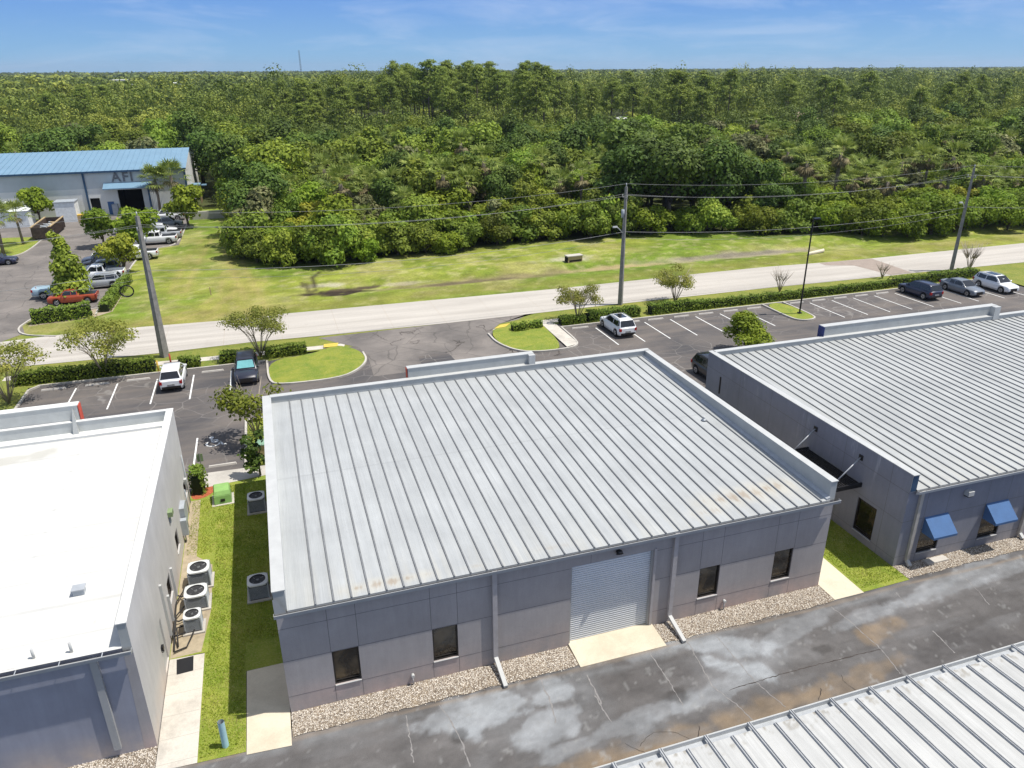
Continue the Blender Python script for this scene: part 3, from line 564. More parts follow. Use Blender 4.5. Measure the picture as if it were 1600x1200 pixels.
# entry ramp
mb = MB(); mb.hexa([(10.1, 22.1, .0), (14.12, 22.1, .0), (14.12, 23.9, .0), (10.1, 23.9, .0), (10.1, 22.1, .03), (14.12, 22.1, .03), (14.12, 23.9, .13), (10.1, 23.9, .13)], 'concrete_pad'); tag(mb.build('loading_ramp'), kind='structure')

# ------------------------------------------------------------------ buildings
def wall_rect(mb, org, ux, L, z0, z1, holes, mat, depth=.14, nrm=(0, -1)):
    "wall plane from org along ux (2d), with rectangular holes (a0,a1,z0,z1) and reveals going inward (-nrm)"
    xs = sorted({0, L, *[h[0] for h in holes], *[h[1] for h in holes]}); zs = sorted({z0, z1, *[h[2] for h in holes], *[h[3] for h in holes]})
    P = lambda a, z, d=0: (org[0]+ux[0]*a-nrm[0]*d, org[1]+ux[1]*a-nrm[1]*d, z)
    for i in range(len(xs)-1):
        for j in range(len(zs)-1):
            cx, cz = (xs[i]+xs[i+1])/2, (zs[j]+zs[j+1])/2
            if any(h[0] < cx < h[1] and h[2] < cz < h[3] for h in holes): continue
            mb.poly([P(xs[i], zs[j]), P(xs[i+1], zs[j]), P(xs[i+1], zs[j+1]), P(xs[i], zs[j+1])], mat)
    for a0, a1, b0, b1 in holes:
        for p, q in (((a0, b0), (a1, b0)), ((a1, b0), (a1, b1)), ((a1, b1), (a0, b1)), ((a0, b1), (a0, b0))):
            mb.poly([P(*p), P(*q), P(*q, depth), P(*p, depth)], mat)
def joints(mb, org, ux, vs, hs, L, z0, z1, nrm=(0, -1), holes=(), w=.018, mat='joint_line'):
    e = .003
    def seg(a0, a1, b0, b1, vert):
        P = lambda a, z: (org[0]+ux[0]*a+nrm[0]*(e if vert else e*1.6), org[1]+ux[1]*a+nrm[1]*(e if vert else e*1.6), z)
        mb.poly([P(a0, b0), P(a1, b0), P(a1, b1), P(a0, b1)], mat)
    for v in vs:
        cuts = sorted([(h[2], h[3]) for h in holes if h[0]-.03 < v < h[1]+.03]); z = z0
        for c0, c1 in cuts: seg(v-w/2, v+w/2, z, c0, True) if c0 > z else 0; z = c1
        if z < z1: seg(v-w/2, v+w/2, z, z1, True)
    for h in hs:
        cuts = sorted([(k[0], k[1]) for k in holes if k[2]-.01 < h < k[3]+.01]); a = 0
        for c0, c1 in cuts:
            if c0 > a: seg(a, c0, h-w/2, h+w/2, False)
            a = c1
        if a < L: seg(a, L, h-w/2, h+w/2, False)
def window(parent, org, ux, a0, a1, z0, z1, nrm=(0, -1), d=.10, label=None):
    P = lambda a, z, dd: Vector((org[0]+ux[0]*a-nrm[0]*dd, org[1]+ux[1]*a-nrm[1]*dd, z))
    mb = MB(); w = .06
    def bx(p0, p1, q0, q1, d0, d1): mb.hexa([P(p0, q0, d0), P(p1, q0, d0), P(p1, q0, d1), P(p0, q0, d1), P(p0, q1, d0), P(p1, q1, d0), P(p1, q1, d1), P(p0, q1, d1)], 'dark_frame')
    bx(a0, a0+w, z0, z1, d-.05, d+.03); bx(a1-w, a1, z0, z1, d-.05, d+.03); bx(a0+w, a1-w, z1-w, z1, d-.048, d+.028); bx(a0+w, a1-w, z0, z0+w, d-.048, d+.028); bx(a0+w, a1-w, z0+.14, z0+.17, d-.03, d+.02)
    f = mb.build('window', parent)
    if label: f['label'] = label
    g = MB(); g.poly([P(a0+w, z0+w, d+.01), P(a1-w, z0+w, d+.01), P(a1-w, z1-w, d+.01), P(a0+w, z1-w, d+.01)], 'window_glass'); g.build('pane', f, fix=False)
    s = MB(); s.hexa([P(a0-.0, z0-.035, -.035), P(a1, z0-.035, -.035), P(a1, z0-.035, d), P(a0, z0-.035, d), P(a0, z0-.003, -.035), P(a1, z0-.003, -.035), P(a1, z0-.001, d-.052), P(a0, z0-.001, d-.052)], 'coping_white'); s.build('sill', f)
    return f
def gutter(parent, x0, x1, y, z, w=.16, h=.15, mat='trim_metal', light=False):
    mb = MB(); t = .012
    mb.box(x0, x1, y-w, y, z-h, z-h+t, mat); mb.box(x0, x1, y-w, y-w+t, z-h+t, z, mat); mb.box(x0, x0+t, y-w+t, y, z-h+t, z, mat); mb.box(x1-t, x1, y-w+t, y, z-h+t, z, mat)
    mb.box(x0, x1, y-w-.02, y-w, z-.03, z+.004, mat)
    mb.box(x0, x1, y-.001, y+.018, z-h-.10, z-h, mat)
    return mb.build('gutter', parent)
def downspout(parent, x, y, z1, y_g, shoe=True, mat='downspout_grey', w=.11, out=1.45):
    mb = MB(); mb.box(x-w, x+w*.8, y-.15, y-.004, .42, z1, mat)
    o = mb.build('downspout', parent)
    if shoe: s = MB(); s.bar((x-.01, y-.09, .42), (x+.0, y-out, .09), .17, .14, 'coping_white'); s.build('spout_shoe', o)
    return o
def metal_roof(parent, x0, x1, y0, y1, zf, zb, sp, stains=(), rib='rib_metal_shaded', base=(.375, .388, .39), step=.07, rh=.055, off=0.):
    sl = (zb-zf)/(y1-y0)
    def colf(X, Y):
        A = np.zeros(X.shape+(3,))+np.array(base); k = np.floor((X-x0-off)/sp); ph = (k*0.618) % 1; pv = (((k*12.9898) % 1)*43.7) % 1
        A = A*(1+(pv[..., None]-.5)*.045)
        st = fbm(X*7, Y*.25, 1., 3, 4); A = A*(1+(st[..., None]-.5)*.16)
        n = fbm(X, Y, .22, 12); A = A*(1+(n[..., None]-.5)*.14)
        A = mixc(A, tuple(b*.80 for b in base), np.clip(1-np.abs(Y-(y0+(y1-y0)*.52))/.07, 0, 1)*.8)
        f = np.clip(1-(Y-y0)/3.0, 0, 1)*np.clip((fbm(X*5, Y*.3, 1., 23)-.40)*3, 0, 1); A = mixc(A, (.50, .47, .38), f*.28)
        for cx, cy, rx, ry, s in stains:
            # rust washes: one tongue per pan
            px = (X-x0-off)/sp; fx = np.abs(px-np.floor(px)-.5)*2; hh = ry*(.7+.6*pv); u = np.clip(1-np.abs(X-cx)/rx, 0, 1)**.5; v = np.clip(1-np.abs(Y-cy)/hh, 0, 1)
            m = u*v*(1-.75*fx**2); r2 = fbm(X*16, Y*.8, 1.5, 31, 4); r3 = fbm(X*30, Y*1.2, 1.5, 37, 3); A = mixc(A, (.46, .44, .38), np.clip(m*2.4, 0, 1)*.55*s); A = mixc(A, (.27, .19, .115), np.clip((m*1.3+r2*1.1-1.22)*3.2, 0, 1)*.75*s*(.4+.6*r3))
        return A
    r = grid('roof', x0, x1, y0, y1, step, colf, 'roof_sheet', lambda X, Y: zf+(Y-y0)*sl, parent)
    # edge lip
    mb = MB(); mb.box(x0, x1, y0, y0+.02, zf-.10, zf-.004, 'trim_metal'); mb.build('eave_trim', parent)
    mb = MB(); x = x0+off+sp
    while x < x1-.05:
        for (wa, za, wb, zb_) in ((.045, 0., .024, rh),):
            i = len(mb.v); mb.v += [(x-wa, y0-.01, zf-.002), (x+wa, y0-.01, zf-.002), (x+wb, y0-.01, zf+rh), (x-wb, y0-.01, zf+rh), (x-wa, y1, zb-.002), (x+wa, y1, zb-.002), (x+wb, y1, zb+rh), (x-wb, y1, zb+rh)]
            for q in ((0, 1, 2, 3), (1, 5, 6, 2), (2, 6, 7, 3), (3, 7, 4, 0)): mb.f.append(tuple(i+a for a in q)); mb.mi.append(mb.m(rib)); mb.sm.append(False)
        x += sp
    mb.build('roof_seams', parent)
    return r
def parapet(mb, x0, x1, y0, y1, z0, z1, cap='coping_white', inn='parapet_inside', out=None, ov=.03):
    mb.box(x0, x1, y0, y1, z0, z1-.04, inn, skip='b'); mb.box(x0-ov, x1+ov, y0-ov, y1+ov, z1-.04, z1, cap)

# ---- main building
B = empty('warehouse', (0, 0, 0), 0, 'grey stucco warehouse with closed pale roll-up door in the middle foreground', 'warehouse')
X0, X1, Y0, Y1 = -1.5, 23.05, 23.45, 41.8; ZE, ZB, ZP = 4.92, 5.42, 5.82
holes = [(1.78, 2.80, .86, 2.50), (5.70, 6.74, .86, 2.50), (11.62, 15.42, .10, 4.10), (17.82, 18.86, .92, 2.56), (21.72, 22.74, .94, 2.58)]
mb = MB(); wall_rect(mb, (X0, Y0), (1, 0), X1-X0, -.05, ZE-.1, holes, 'stucco_grey')
joints(mb, (X0, Y0), (1, 0), [1.76, 2.82, 5.68, 6.76, 12.5, 17.80, 18.88, 21.70, 22.76], [.80, 2.52, 4.04], X1-X0, 0, ZE-.12, holes=holes)
mb.poly([(X0, Y0, -.05), (X0, Y1, -.05), (X0, Y1, ZP-.05), (X0, Y0, ZP-.05)], 'stucco_grey'); mb.poly([(X1, Y0, -.05), (X1, Y1, -.05), (X1, Y1, ZP-.05), (X1, Y0, ZP-.05)], 'stucco_grey'); mb.poly([(X0, Y1, -.05), (X1, Y1, -.05), (X1, Y1, ZP-.05), (X0, Y1, ZP-.05)], 'stucco_grey')
joints(mb, (X0, Y0), (0, 1), [3, 6, 9, 12, 15], [.8, 2.52, 4.04], Y1-Y0, 0, ZP-.1, nrm=(-1, 0)); joints(mb, (X1, Y0), (0, 1), [3, 6, 9, 12, 15], [.8, 2.52, 4.04], Y1-Y0, 0, ZP-.1, nrm=(1, 0))
mb.build('wall', B)
for h in (holes[0], holes[1], holes[3], holes[4]): window(B, (X0, Y0), (1, 0), *h)
mb = MB(); a0, a1 = X0+11.62, X0+15.42; N = 36
for k in range(N):
    z = .10+k*(4.0/N); hh = 4.0/N
    mb.poly([(a0+.02, Y0+.155, z), (a1-.02, Y0+.155, z), (a1-.02, Y0+.13, z+hh*.45), (a0+.02, Y0+.13, z+hh*.45)], 'shutter_slats'); mb.poly([(a0+.02, Y0+.13, z+hh*.45), (a1-.02, Y0+.13, z+hh*.45), (a1-.02, Y0+.145, z+hh*.80), (a0+.02, Y0+.145, z+hh*.80)], 'shutter_slats'); mb.poly([(a0+.02, Y0+.145, z+hh*.80), (a1-.02, Y0+.145, z+hh*.80), (a1-.02, Y0+.155, z+hh), (a0+.02, Y0+.155, z+hh)], 'meter_grey')
D = mb.build('roller_door', B, fix=False); D['label'] = 'closed pale roll-up door'
mb = MB(); mb.box(a0-.0, a0+.05, Y0+.02, Y0+.12, .1, 4.1, 'trim_metal'); mb.build('door_guide', D); mb = MB(); mb.box(a1-.05, a1, Y0+.02, Y0+.12, .1, 4.1, 'trim_metal'); mb.build('door_guide', D); mb = MB(); mb.box(a1+.02, a1+.14, Y0-.05, Y0-.003, .0, 4.18, 'downspout_grey'); mb.build('door_frame', D)
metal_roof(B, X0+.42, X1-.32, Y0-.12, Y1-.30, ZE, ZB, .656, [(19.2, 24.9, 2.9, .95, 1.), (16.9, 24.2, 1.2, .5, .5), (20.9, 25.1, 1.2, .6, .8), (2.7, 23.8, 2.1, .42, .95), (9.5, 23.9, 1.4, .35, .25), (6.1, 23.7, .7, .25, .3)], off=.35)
mb = MB()
parapet(mb, X0+.002, X0+.42, Y0-.02, Y1, ZE-.1, ZP-.02); parapet(mb, X1-.32, X1-.002, Y0-.02, Y1-.3, ZE-.1, ZP)
parapet(mb, X0+.42, X1+.02, Y1-.30, Y1+.03, ZB-.2, ZP)
mb.poly([(X0+.4, Y0-.125, ZE-.1), (X0-.03, Y0-.125, ZE-.1), (X0-.03, Y0-.125, ZP-.3), (X0+.1, Y0-.125, ZP-.3)], 'trim_metal')
mb.build('parapet', B)
mb = MB(); mb.box(X1-.56, X1-.325, Y0-.1, Y1-.32, ZE+.02, ZE+.03, 'galvanised'); 
mb = MB(); mb.hexa([(X1-.50, Y0-.1, ZE+.0), (X1-.322, Y0-.1, ZE+.0), (X1-.322, Y1-.32, ZB), (X1-.50, Y1-.32, ZB), (X1-.50, Y0-.1, ZE+.07), (X1-.322, Y0-.1, ZE+.14), (X1-.322, Y1-.32, ZB+.14), (X1-.50, Y1-.32, ZB+.07)], 'galvanised'); mb.build('flashing', B)
gutter(B, X0-.06, X1+.14, Y0-.125, ZE-.012)
mb = MB()   # raised entrance parapet towards the street
parapet(mb, 6.95, 15.0, Y1+.03, Y1+.42, 0, ZP+.62)
mb.box(6.88, 6.915, Y1+.06, Y1+.45, 1., ZP+.56, 'accent_red'); mb.box(14.62, 15.02, Y1-.28, Y1+.05, ZP-.3, ZP+.60, 'coping_white')
mb.build('raised_parapet', B)
downspout(B, 6.80, Y0, 4.80, 0); downspout(B, 14.93, Y0, 4.82, 0)
mb = MB(); mb.tube([(12.2, Y0, 4.46), (12.2, Y0-.16, 4.50), (12.2, Y0-.2, 4.42)], [.08, .13, .16], 'black_metal', 12); L = mb.build('wall_lamp', B)
for x in (3.30, 17.75):
    mb = MB(); mb.tube([(x, Y0-.09, -.02), (x, Y0-.09, .5)], .035, 'downspout_grey'); mb.tube([(x, Y0-.02, .5), (x, Y0-.17, .5)], .07, 'coping_white', 10); mb.build('drain_pipe', B)
p = G(1100, 655, 5.25); mb = MB(); mb.tube([(p[0], p[1], 5.2), (p[0], p[1], 5.42)], .06, 'coping_white', 10); mb.tube([(p[0], p[1], 5.20), (p[0], p[1], 5.26)], [.16, .08], 'galvanised', 10); mb.build('roof_vent', B)

# ---- right building
R = empty('warehouse', (0, 0, 0), 0, 'slate grey warehouse on the right with blue window awnings and ribbed metal roof', 'warehouse')
X0, X1, Y0, Y1 = 27.55, 62.0, 23.5, 41.35; ZE, ZB, ZP = 4.42, 4.92, 5.25
holes = [(1.30, 2.62, .5, 1.95), (5.25, 6.62, .5, 1.95), (14, 15.3, .5, 1.95), (18, 19.3, .5, 1.95)]
mb = MB(); wall_rect(mb, (X0, Y0), (1, 0), X1-X0, -.05, ZE-.1, holes, 'stucco_slate')
joints(mb, (X0, Y0), (1, 0), [1.28, 2.64, 5.23, 6.64, 10, 13], [.55, 2.6], X1-X0, 0, ZE-.12, holes=holes)
sh = [(1.62, 2.94, .46, 2.36), (12.0, 13.2, .46, 2.36)]
wall_rect(mb, (X0, Y0), (0, 1), Y1-Y0, -.05, ZP-.05, sh, 'stucco_slate', nrm=(-1, 0)); joints(mb, (X0, Y0), (0, 1), [1.2, 4.4, 7.6, 10.8, 14], [.45, 2.55, 4.22], Y1-Y0, 0, ZP-.1, nrm=(-1, 0), holes=sh)
mb.poly([(X0, Y1, -.05), (X1, Y1, -.05), (X1, Y1, ZP-.05), (X0, Y1, ZP-.05)], 'stucco_slate'); mb.poly([(X1, Y0, -.05), (X1, Y1, -.05), (X1, Y1, ZP-.05), (X1, Y0, ZP-.05)], 'stucco_slate')
mb.build('wall', R)
for h in holes: window(R, (X0, Y0), (1, 0), *h)
for h in sh: window(R, (X0, Y0), (0, 1), *h, nrm=(-1, 0), label='large dark window in the side wall')
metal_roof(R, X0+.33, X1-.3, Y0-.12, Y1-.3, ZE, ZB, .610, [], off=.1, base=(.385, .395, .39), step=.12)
mb = MB(); parapet(mb, X0+.002, X0+.33, Y0-.05, Y1, ZE-.1, ZP); parapet(mb, X0+.33, X1, Y1-.3, Y1+.03, ZB-.2, ZP); parapet(mb, X1-.3, X1, Y0, Y1-.3, ZB-.2, ZP)
mb.box(X0-.028, X0+.328, Y0-.054, Y0-.05, ZE-.08, ZP-.05, 'blue_trim'); mb.build('parapet', R)
mb = MB(); parapet(mb, 36.9, 53.0, Y1+.03, Y1+.5, 0, ZP+.72); mb.box(36.83, 36.865, Y1-.1, Y1+.54, 1, ZP+.68, 'accent_blue'); mb.box(52.45, 53.02, Y1-.35, Y1+.05, ZP-.3, ZP+.70, 'coping_white'); mb.build('raised_parapet', R)
gutter(R, X0+.3, X1, Y0-.125, ZE-.012, mat='coping_white')
simple('pipe_beige', (.42, .40, .37), .6)
for x in (28.30, 35.75):
    mb = MB(); mb.box(x-.09, x+.09, Y0-.14, Y0-.004, .25, 4.3, 'pipe_beige'); mb.bar((x, Y0-.08, .28), (x-.02, Y0-.35, .10), .17, .15, 'coping_white'); mb.build('downspout', R)
for k, x in enumerate((28.90, 32.82)):
    mb = MB(); a, b = x, x+1.46; yt, yb = Y0-.01, Y0-.78
    mb.poly([(a, yt, 2.62), (b, yt, 2.62), (b, yb, 1.88), (a, yb, 1.88)], 'awning_blue'); mb.poly([(a, yb, 1.88), (b, yb, 1.88), (b, yb, 1.76), (a, yb, 1.76)], 'awning_blue'); mb.poly([(a, yt, 2.62), (a, yb, 1.88), (a, yb, 1.76), (a, yt, 1.76)], 'awning_blue'); mb.poly([(b, yt, 2.62), (b, yb, 1.88), (b, yb, 1.76), (b, yt, 1.76)], 'awning_blue')
    o = mb.build('awning', R, fix=False)
mb = MB(); mb.box(31.1, 31.45, Y0-.28, Y0-.003, 3.5, 3.75, 'coping_white'); mb.box(31.12, 31.43, Y0-.26, Y0-.02, 3.44, 3.5, 'ac_body'); mb.build('wall_lamp', R)
mb = MB(); mb.box(29.3, 30.6, Y0-.5, Y0-.12, .03, .10, 'concrete_kerb'); mb.build('splash_block', R)
K = empty('entrance_canopy', (X0, 28.5, 3.1)); K.parent = R
mb = MB()
for (a, b) in (((-.0, -2.1), (-1.6, -2.1)), ((-1.6, -2.1), (-1.6, 2.1)), ((-1.6, 2.1), (0, 2.1))): mb.bar((a[0], a[1], 0), (b[0], b[1], 0), .09, .24, 'black_metal')
for k in range(11): mb.bar((-1.52+k*.14, -2.05, .03), (-1.52+k*.14, 2.05, .03), .075, .10, 'black_metal')
mb.build('canopy_frame', K)
for y in (-1.75, 1.75):
    mb = MB(); mb.tube([(-1.5, y, .1), (-.05, y, 1.42)], .035, 'galvanised', 8); mb.box(-.05, -.004, y-.13, y+.13, 1.28, 1.56, 'black_metal'); mb.build('tie_rod', K)
mb = MB(); mb.box(X0-.06, X0-.004, 39.6, 39.68, 2.8, 4.0, 'black_metal'); mb.build('conduit', R)

# ---- left building
Lb = empty('warehouse', (0, 0, 0), 0, 'pale stucco warehouse on the left with flat bright white roof', 'warehouse')
X0, X1, Y0, Y1 = -32.0, -6.28, 23.4, 41.8; ZE, ZB, ZP = 4.80, 5.02, 5.78
sl_h = [(17.0-.35, 17.0+.75, .85, 1.80), (11.6-.3, 11.6+.65, .85, 1.85), (7.25, 8.25, .9, 1.95)]
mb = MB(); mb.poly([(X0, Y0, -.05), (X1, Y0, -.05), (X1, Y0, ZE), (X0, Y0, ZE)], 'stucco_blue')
dh = [(3.75, 4.75, .05, 2.15)]
wall_rect(mb, (X1, Y0), (0, 1), Y1-Y0, -.05, ZP-.05, sl_h+dh, 'stucco_pale', nrm=(1, 0)); mb.poly([(X0, Y1, 0), (X1, Y1, 0), (X1, Y1, ZP), (X0, Y1, ZP)], 'stucco_pale')
mb.poly([(X1-.42, Y0-.004, -.05), (X1, Y0-.004, -.05), (X1, Y0-.004, ZP-.05), (X1-.30, Y0-.004, ZP-.05), (X1-.30, Y0-.004, ZE)], 'stucco_grey')
mb.build('wall', Lb)
for h in sl_h: window(Lb, (X1, Y0), (0, 1), *h, nrm=(1, 0))
d = MB(); d.box(X1-.10, X1-.06, Y0+3.78, Y0+4.72, .05, 2.12, 'coping_white'); dd = d.build('side_door', Lb); d = MB(); d.tube([(X1-.06, Y0+3.9, 1.05), (X1+.04, Y0+3.9, 1.05), (X1+.04, Y0+4.02, 1.05)], .02, 'black_metal', 6); d.build('handle', dd)
d = MB(); d.box(X1+.003, X1+.10, Y0+3.7, Y0+3.9, 1.25, 1.45, 'black_metal'); d.build('key_pad', Lb)
def wr(X, Y):
    A = np.zeros(X.shape+(3,))+np.array((.585, .58, .555)); n = fbm(X*.4, Y*1.6, .8, 4, 5); A = A*(1+(n[..., None]-.5)*.07); A = A*(1-.16*(np.abs((Y*.55) % 1-.5)[..., None] < .03)); A = A*(1-.10*((np.abs((X*.14) % 1-.5) < .008) & (fbm(X, Y, .3, 66) > .45))[..., None]); A = mixc(A, (.54, .53, .49), np.clip((fbm(X, Y, .35, 14, 6)-.54)*6, 0, 1)*.6); A = A*(1+(fbm(X*.5, Y*2, 2.5, 24, 4)[..., None]-.5)*.10); A = mixc(A, (.55, .53, .47), np.clip(1-(Y-Y0)/.8, 0, 1)*np.clip((n-.4)*4, 0, 1)*.5)
    for cx, cy, rx, ry in ((-13.6, 39.6, 2.2, .55), (-16, 39.3, 2, .5)): A = mixc(A, (.45, .44, .40), blob(X, Y, cx, cy, rx, ry, .15, 5, .6, .9, .9)*.9)
    q = fbm(X, Y, 3., 8, 4); A = mixc(A, (.45, .44, .41), np.clip((q-.80)*12, 0, 1)*.5)
    return A
grid('roof', X0, X1-.30, Y0-.1, Y1-.2, .10, wr, 'membrane', lambda X, Y: ZE+(Y-Y0)*(ZB-ZE)/(Y1-Y0)+(fbm(X, Y, 1.1, 3, 3)-.5)*.03, Lb)
mb = MB(); parapet(mb, X1-.30, X1-.002, Y0+1.15, Y1-.05, ZE-.2, ZP, inn='white_roof', cap='white_roof'); parapet(mb, X1-.30, X1-.002, Y0-.02, Y0+1.1, ZE-.2, ZP, inn='parapet_inside', cap='white_roof')
parapet(mb, X0, X1-.30, Y1-.2, Y1+.02, ZB-.2, ZP-.02, inn='trim_white', cap='white_roof'); mb.box(X0, X1-.30, Y1-.8, Y1-.2, ZB-.1, ZB+.12, 'white_roof')
mb.build('parapet', Lb)
mb = MB(); parapet(mb, -30, -10.9, Y1+.02, Y1+.5, 0, ZP+.85, inn='trim_white', cap='white_roof'); mb.box(-10.865, -10.83, Y1+.0, Y1+.54, .5, ZP+.80, 'accent_red'); mb.hexa([(-11.3, Y1-.5, ZB), (-11.0, Y1-.5, ZB), (-11.0, Y1+.02, ZB), (-11.3, Y1+.02, ZB), (-11.16, Y1-.02, ZP+.7), (-11.14, Y1-.02, ZP+.7), (-11.14, Y1+.02, ZP+.7), (-11.16, Y1+.02, ZP+.7)], 'parapet_inside'); mb.build('raised_parapet', Lb)
gutter(Lb, X0, X1+.02, Y0-.12, ZE-.03, w=.2)
x = X1-.9
while x > -13: mb = MB(); mb.box(x, x+.03, Y0-.33, Y0-.1, ZE-.035, ZE-.02, 'galvanised'); mb.build('gutter_strap', Lb); x -= 1.3
downspout(Lb, -7.50, Y0, 4.6, 0, shoe=False, mat='trim_metal', w=.13)
mb = MB(); mb.box(-8.68, -8.30, 26.8, 27.12, ZE+.02, ZE+.28, 'meter_grey'); mb.box(-8.72, -8.26, 26.76, 27.16, ZE+.28, ZE+.32, 'galvanised'); mb.build('roof_vent', Lb)
for (u, v) in ((52, 1025), (111, 1015)):
    p = G(u, v, 4.9); mb = MB(); mb.tube([(p[0], p[1], ZE), (p[0], p[1], ZE+.4)], .05, 'coping_white', 8); mb.build('vent_pipe', Lb)
mb = MB(); mb.box(X1+.003, X1+.22, 34.1, 34.55, 3.35, 3.6, 'sign_green'); mb.box(X1+.003, X1+.08, 34.25, 34.4, 2.95, 3.35, 'meter_grey'); mb.build('wall_lamp', Lb)
mb = MB(); mb.box(X1+.003, X1+.24, 37.3, 38.2, .9, 1.9, 'meter_grey'); mb.box(X1+.003, X1+.18, 38.3, 38.7, .7, 1.6, 'meter_grey'); mb.box(X1+.003, X1+.3, 36.9, 37.2, .5, 1.4, 'meter_grey')
for y in (37.1, 37.7, 38.5): mb.tube([(X1+.1, y, 0), (X1+.1, y, .9)], .03, 'meter_grey', 6)
mb.build('meter_box', Lb)
mb = MB(); mb.box(X1+.003, X1+.15, 40.5, 40.75, 1.6, 1.9, 'coping_white'); mb.tube([(X1+.06, 41.0, .1), (X1+.06, 41.0, 3.2)], .03, 'meter_grey', 6); mb.tube([(X1+.06, 39.9, .1), (X1+.06, 39.9, 1.6)], .03, 'meter_grey', 6); mb.build('conduit', Lb)
for (y, z) in ((29.2, 3.0), (32.0, 1.9), (30.2, 1.7)):
    mb = MB(); mb.box(X1+.003, X1+.10, y-.07, y+.07, .35, z, 'coping_white'); mb.tube([(X1+.06, y, .35), (X1+.25, y+.05, .18), (X1+.6, y+.2, .2)], .035, 'hvac_copper', 6); mb.build('line_set_cover', Lb)

# ---- foreground building
F = empty('warehouse', (0, 0, 0), 0, 'warehouse at the bottom right edge showing only its pale ribbed roof and open gutter', 'warehouse')
x0, x1, ye = 2.0, 42.0, 13.85; ze = 4.5; zr = 5.05; y0 = 2.0
mb = MB(); mb.box(x0+.3, x1-.3, y0+.3, ye-.25, 0, ze-.12, 'stucco_grey'); mb.build('wall', F)
def froof(X, Y):
    A = np.zeros(X.shape+(3,))+np.array((.45, .45, .435)); k = np.floor((X-x0)/.757); pv = ((k*12.9898*43.7) % 1); A = A*(1+(pv[..., None]-.5)*.05); st = fbm(X*9, Y*.2, 1., 3, 4); A = A*(1+(st[..., None]-.5)*.2); q = fbm(X, Y, .5, 6); A = A*(1+(q[..., None]-.5)*.12)
    q = fbm(X, Y, 7., 8, 3); e = np.clip(1-(ye-Y)/.8, 0, 1); A = mixc(A, (.20, .17, .12), np.clip((q-.60)*9, 0, 1)*e*.8)
    f = ((X-x0) % .757)/.757; A = A*(1-.10*((np.abs(f-.33) < .03) | (np.abs(f-.66) < .03))[..., None]); return A
grid('roof', x0, x1, y0, ye-.1, .07, froof, 'roof_sheet', lambda X, Y: ze+(ye-Y)*(zr-ze)/(ye-y0), F)
mb = MB(); x = x0+.757*.17; k = 0; sl = (zr-ze)/(ye-y0)
xs0 = 7.55-1.516*3
kk = 0; x = xs0-.0
while x < x1:
    for (xx, yy) in ((x, ye+.17), (x+.757, ye-.1)):
        for dx in (-.035, .035):
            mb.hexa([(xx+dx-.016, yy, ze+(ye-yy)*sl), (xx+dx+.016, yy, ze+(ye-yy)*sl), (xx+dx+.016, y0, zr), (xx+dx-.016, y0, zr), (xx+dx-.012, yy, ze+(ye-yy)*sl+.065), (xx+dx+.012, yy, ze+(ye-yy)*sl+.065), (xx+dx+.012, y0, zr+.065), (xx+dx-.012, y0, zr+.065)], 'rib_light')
        mb.hexa([(xx-.018, yy, ze+(ye-yy)*sl), (xx+.018, yy, ze+(ye-yy)*sl), (xx+.018, y0, zr), (xx-.018, y0, zr), (xx-.018, yy, ze+(ye-yy)*sl+.03), (xx+.018, yy, ze+(ye-yy)*sl+.03), (xx+.018, y0, zr+.03), (xx-.018, y0, zr+.03)], 'galvanised')
    x += 1.516
mb.build('roof_seams', F)
mb = MB(); z = ze+.02
mb.box(x0, x1, ye-.08, ye+.16, z-.17, z-.155, 'galvanised'); mb.box(x0, x1, ye+.145, ye+.16, z-.155, z, 'coping_white'); mb.box(x0, x1, ye-.09, ye-.078, z-.16, z-.035, 'galvanised'); mb.box(x0, x1, ye+.16, ye+.185, z-.03, z+.006, 'coping_white')
mb.build('gutter', F)

# ---- blue-roofed warehouse behind the lot
A = empty('warehouse', (0, 0, 0), 0, 'long warehouse with blue metal roof and white walls beyond the truck lot, top left', 'warehouse')
ax0, ax1, ay0, ay1, ar = -78., -12.7, 147.0, 176.0, 161.3; aze, azr = 7.5, 9.6
def apoly(mb, x, m): mb.poly([(x, ay0, 0), (x, ay1, 0), (x, ay1, aze), (x, ar, azr), (x, ay0, aze)], m)
mb = MB(); H = [(-31.5-ax0+4.4, -31.5-ax0+6.6, 1.3, 3.3), (-25.2-ax0+.6, -25.2-ax0+5.4, .1, 4.3)]
dx0 = G(193, 335)[0]; H = [(G(149, 335)[0]-ax0, G(163, 335)[0]-ax0, 1.0, 3.0), (-24.0-ax0, -20.1-ax0, .1, 4.2)]
wall_rect(mb, (ax0, ay0), (1, 0), ax1-ax0, 0, 4.6, H, 'afi_lower', .4); mb.poly([(ax0, ay0, 4.6), (ax1, ay0, 4.6), (ax1, ay0, aze), (ax0, ay0, aze)], 'afi_upper'); apoly(mb, ax1, 'afi_lower'); apoly(mb, ax0, 'afi_lower'); mb.poly([(ax0, ay1, 0), (ax1, ay1, 0), (ax1, ay1, aze), (ax0, ay1, aze)], 'afi_lower')
mb.build('wall', A)
mb = MB(); mb.poly([(H[0][0]+ax0, ay0+.3, 1), (H[0][1]+ax0, ay0+.3, 1), (H[0][1]+ax0, ay0+.3, 3), (H[0][0]+ax0, ay0+.3, 3)], 'dark_inside'); mb.build('window', A, fix=False)
mb = MB(); mb.box(H[1][0]+ax0, H[1][1]+ax0, ay0+.4, ay0+6, .02, 4.2, 'dark_inside', skip='f'); mb.build('bay_opening', A, fix=False)
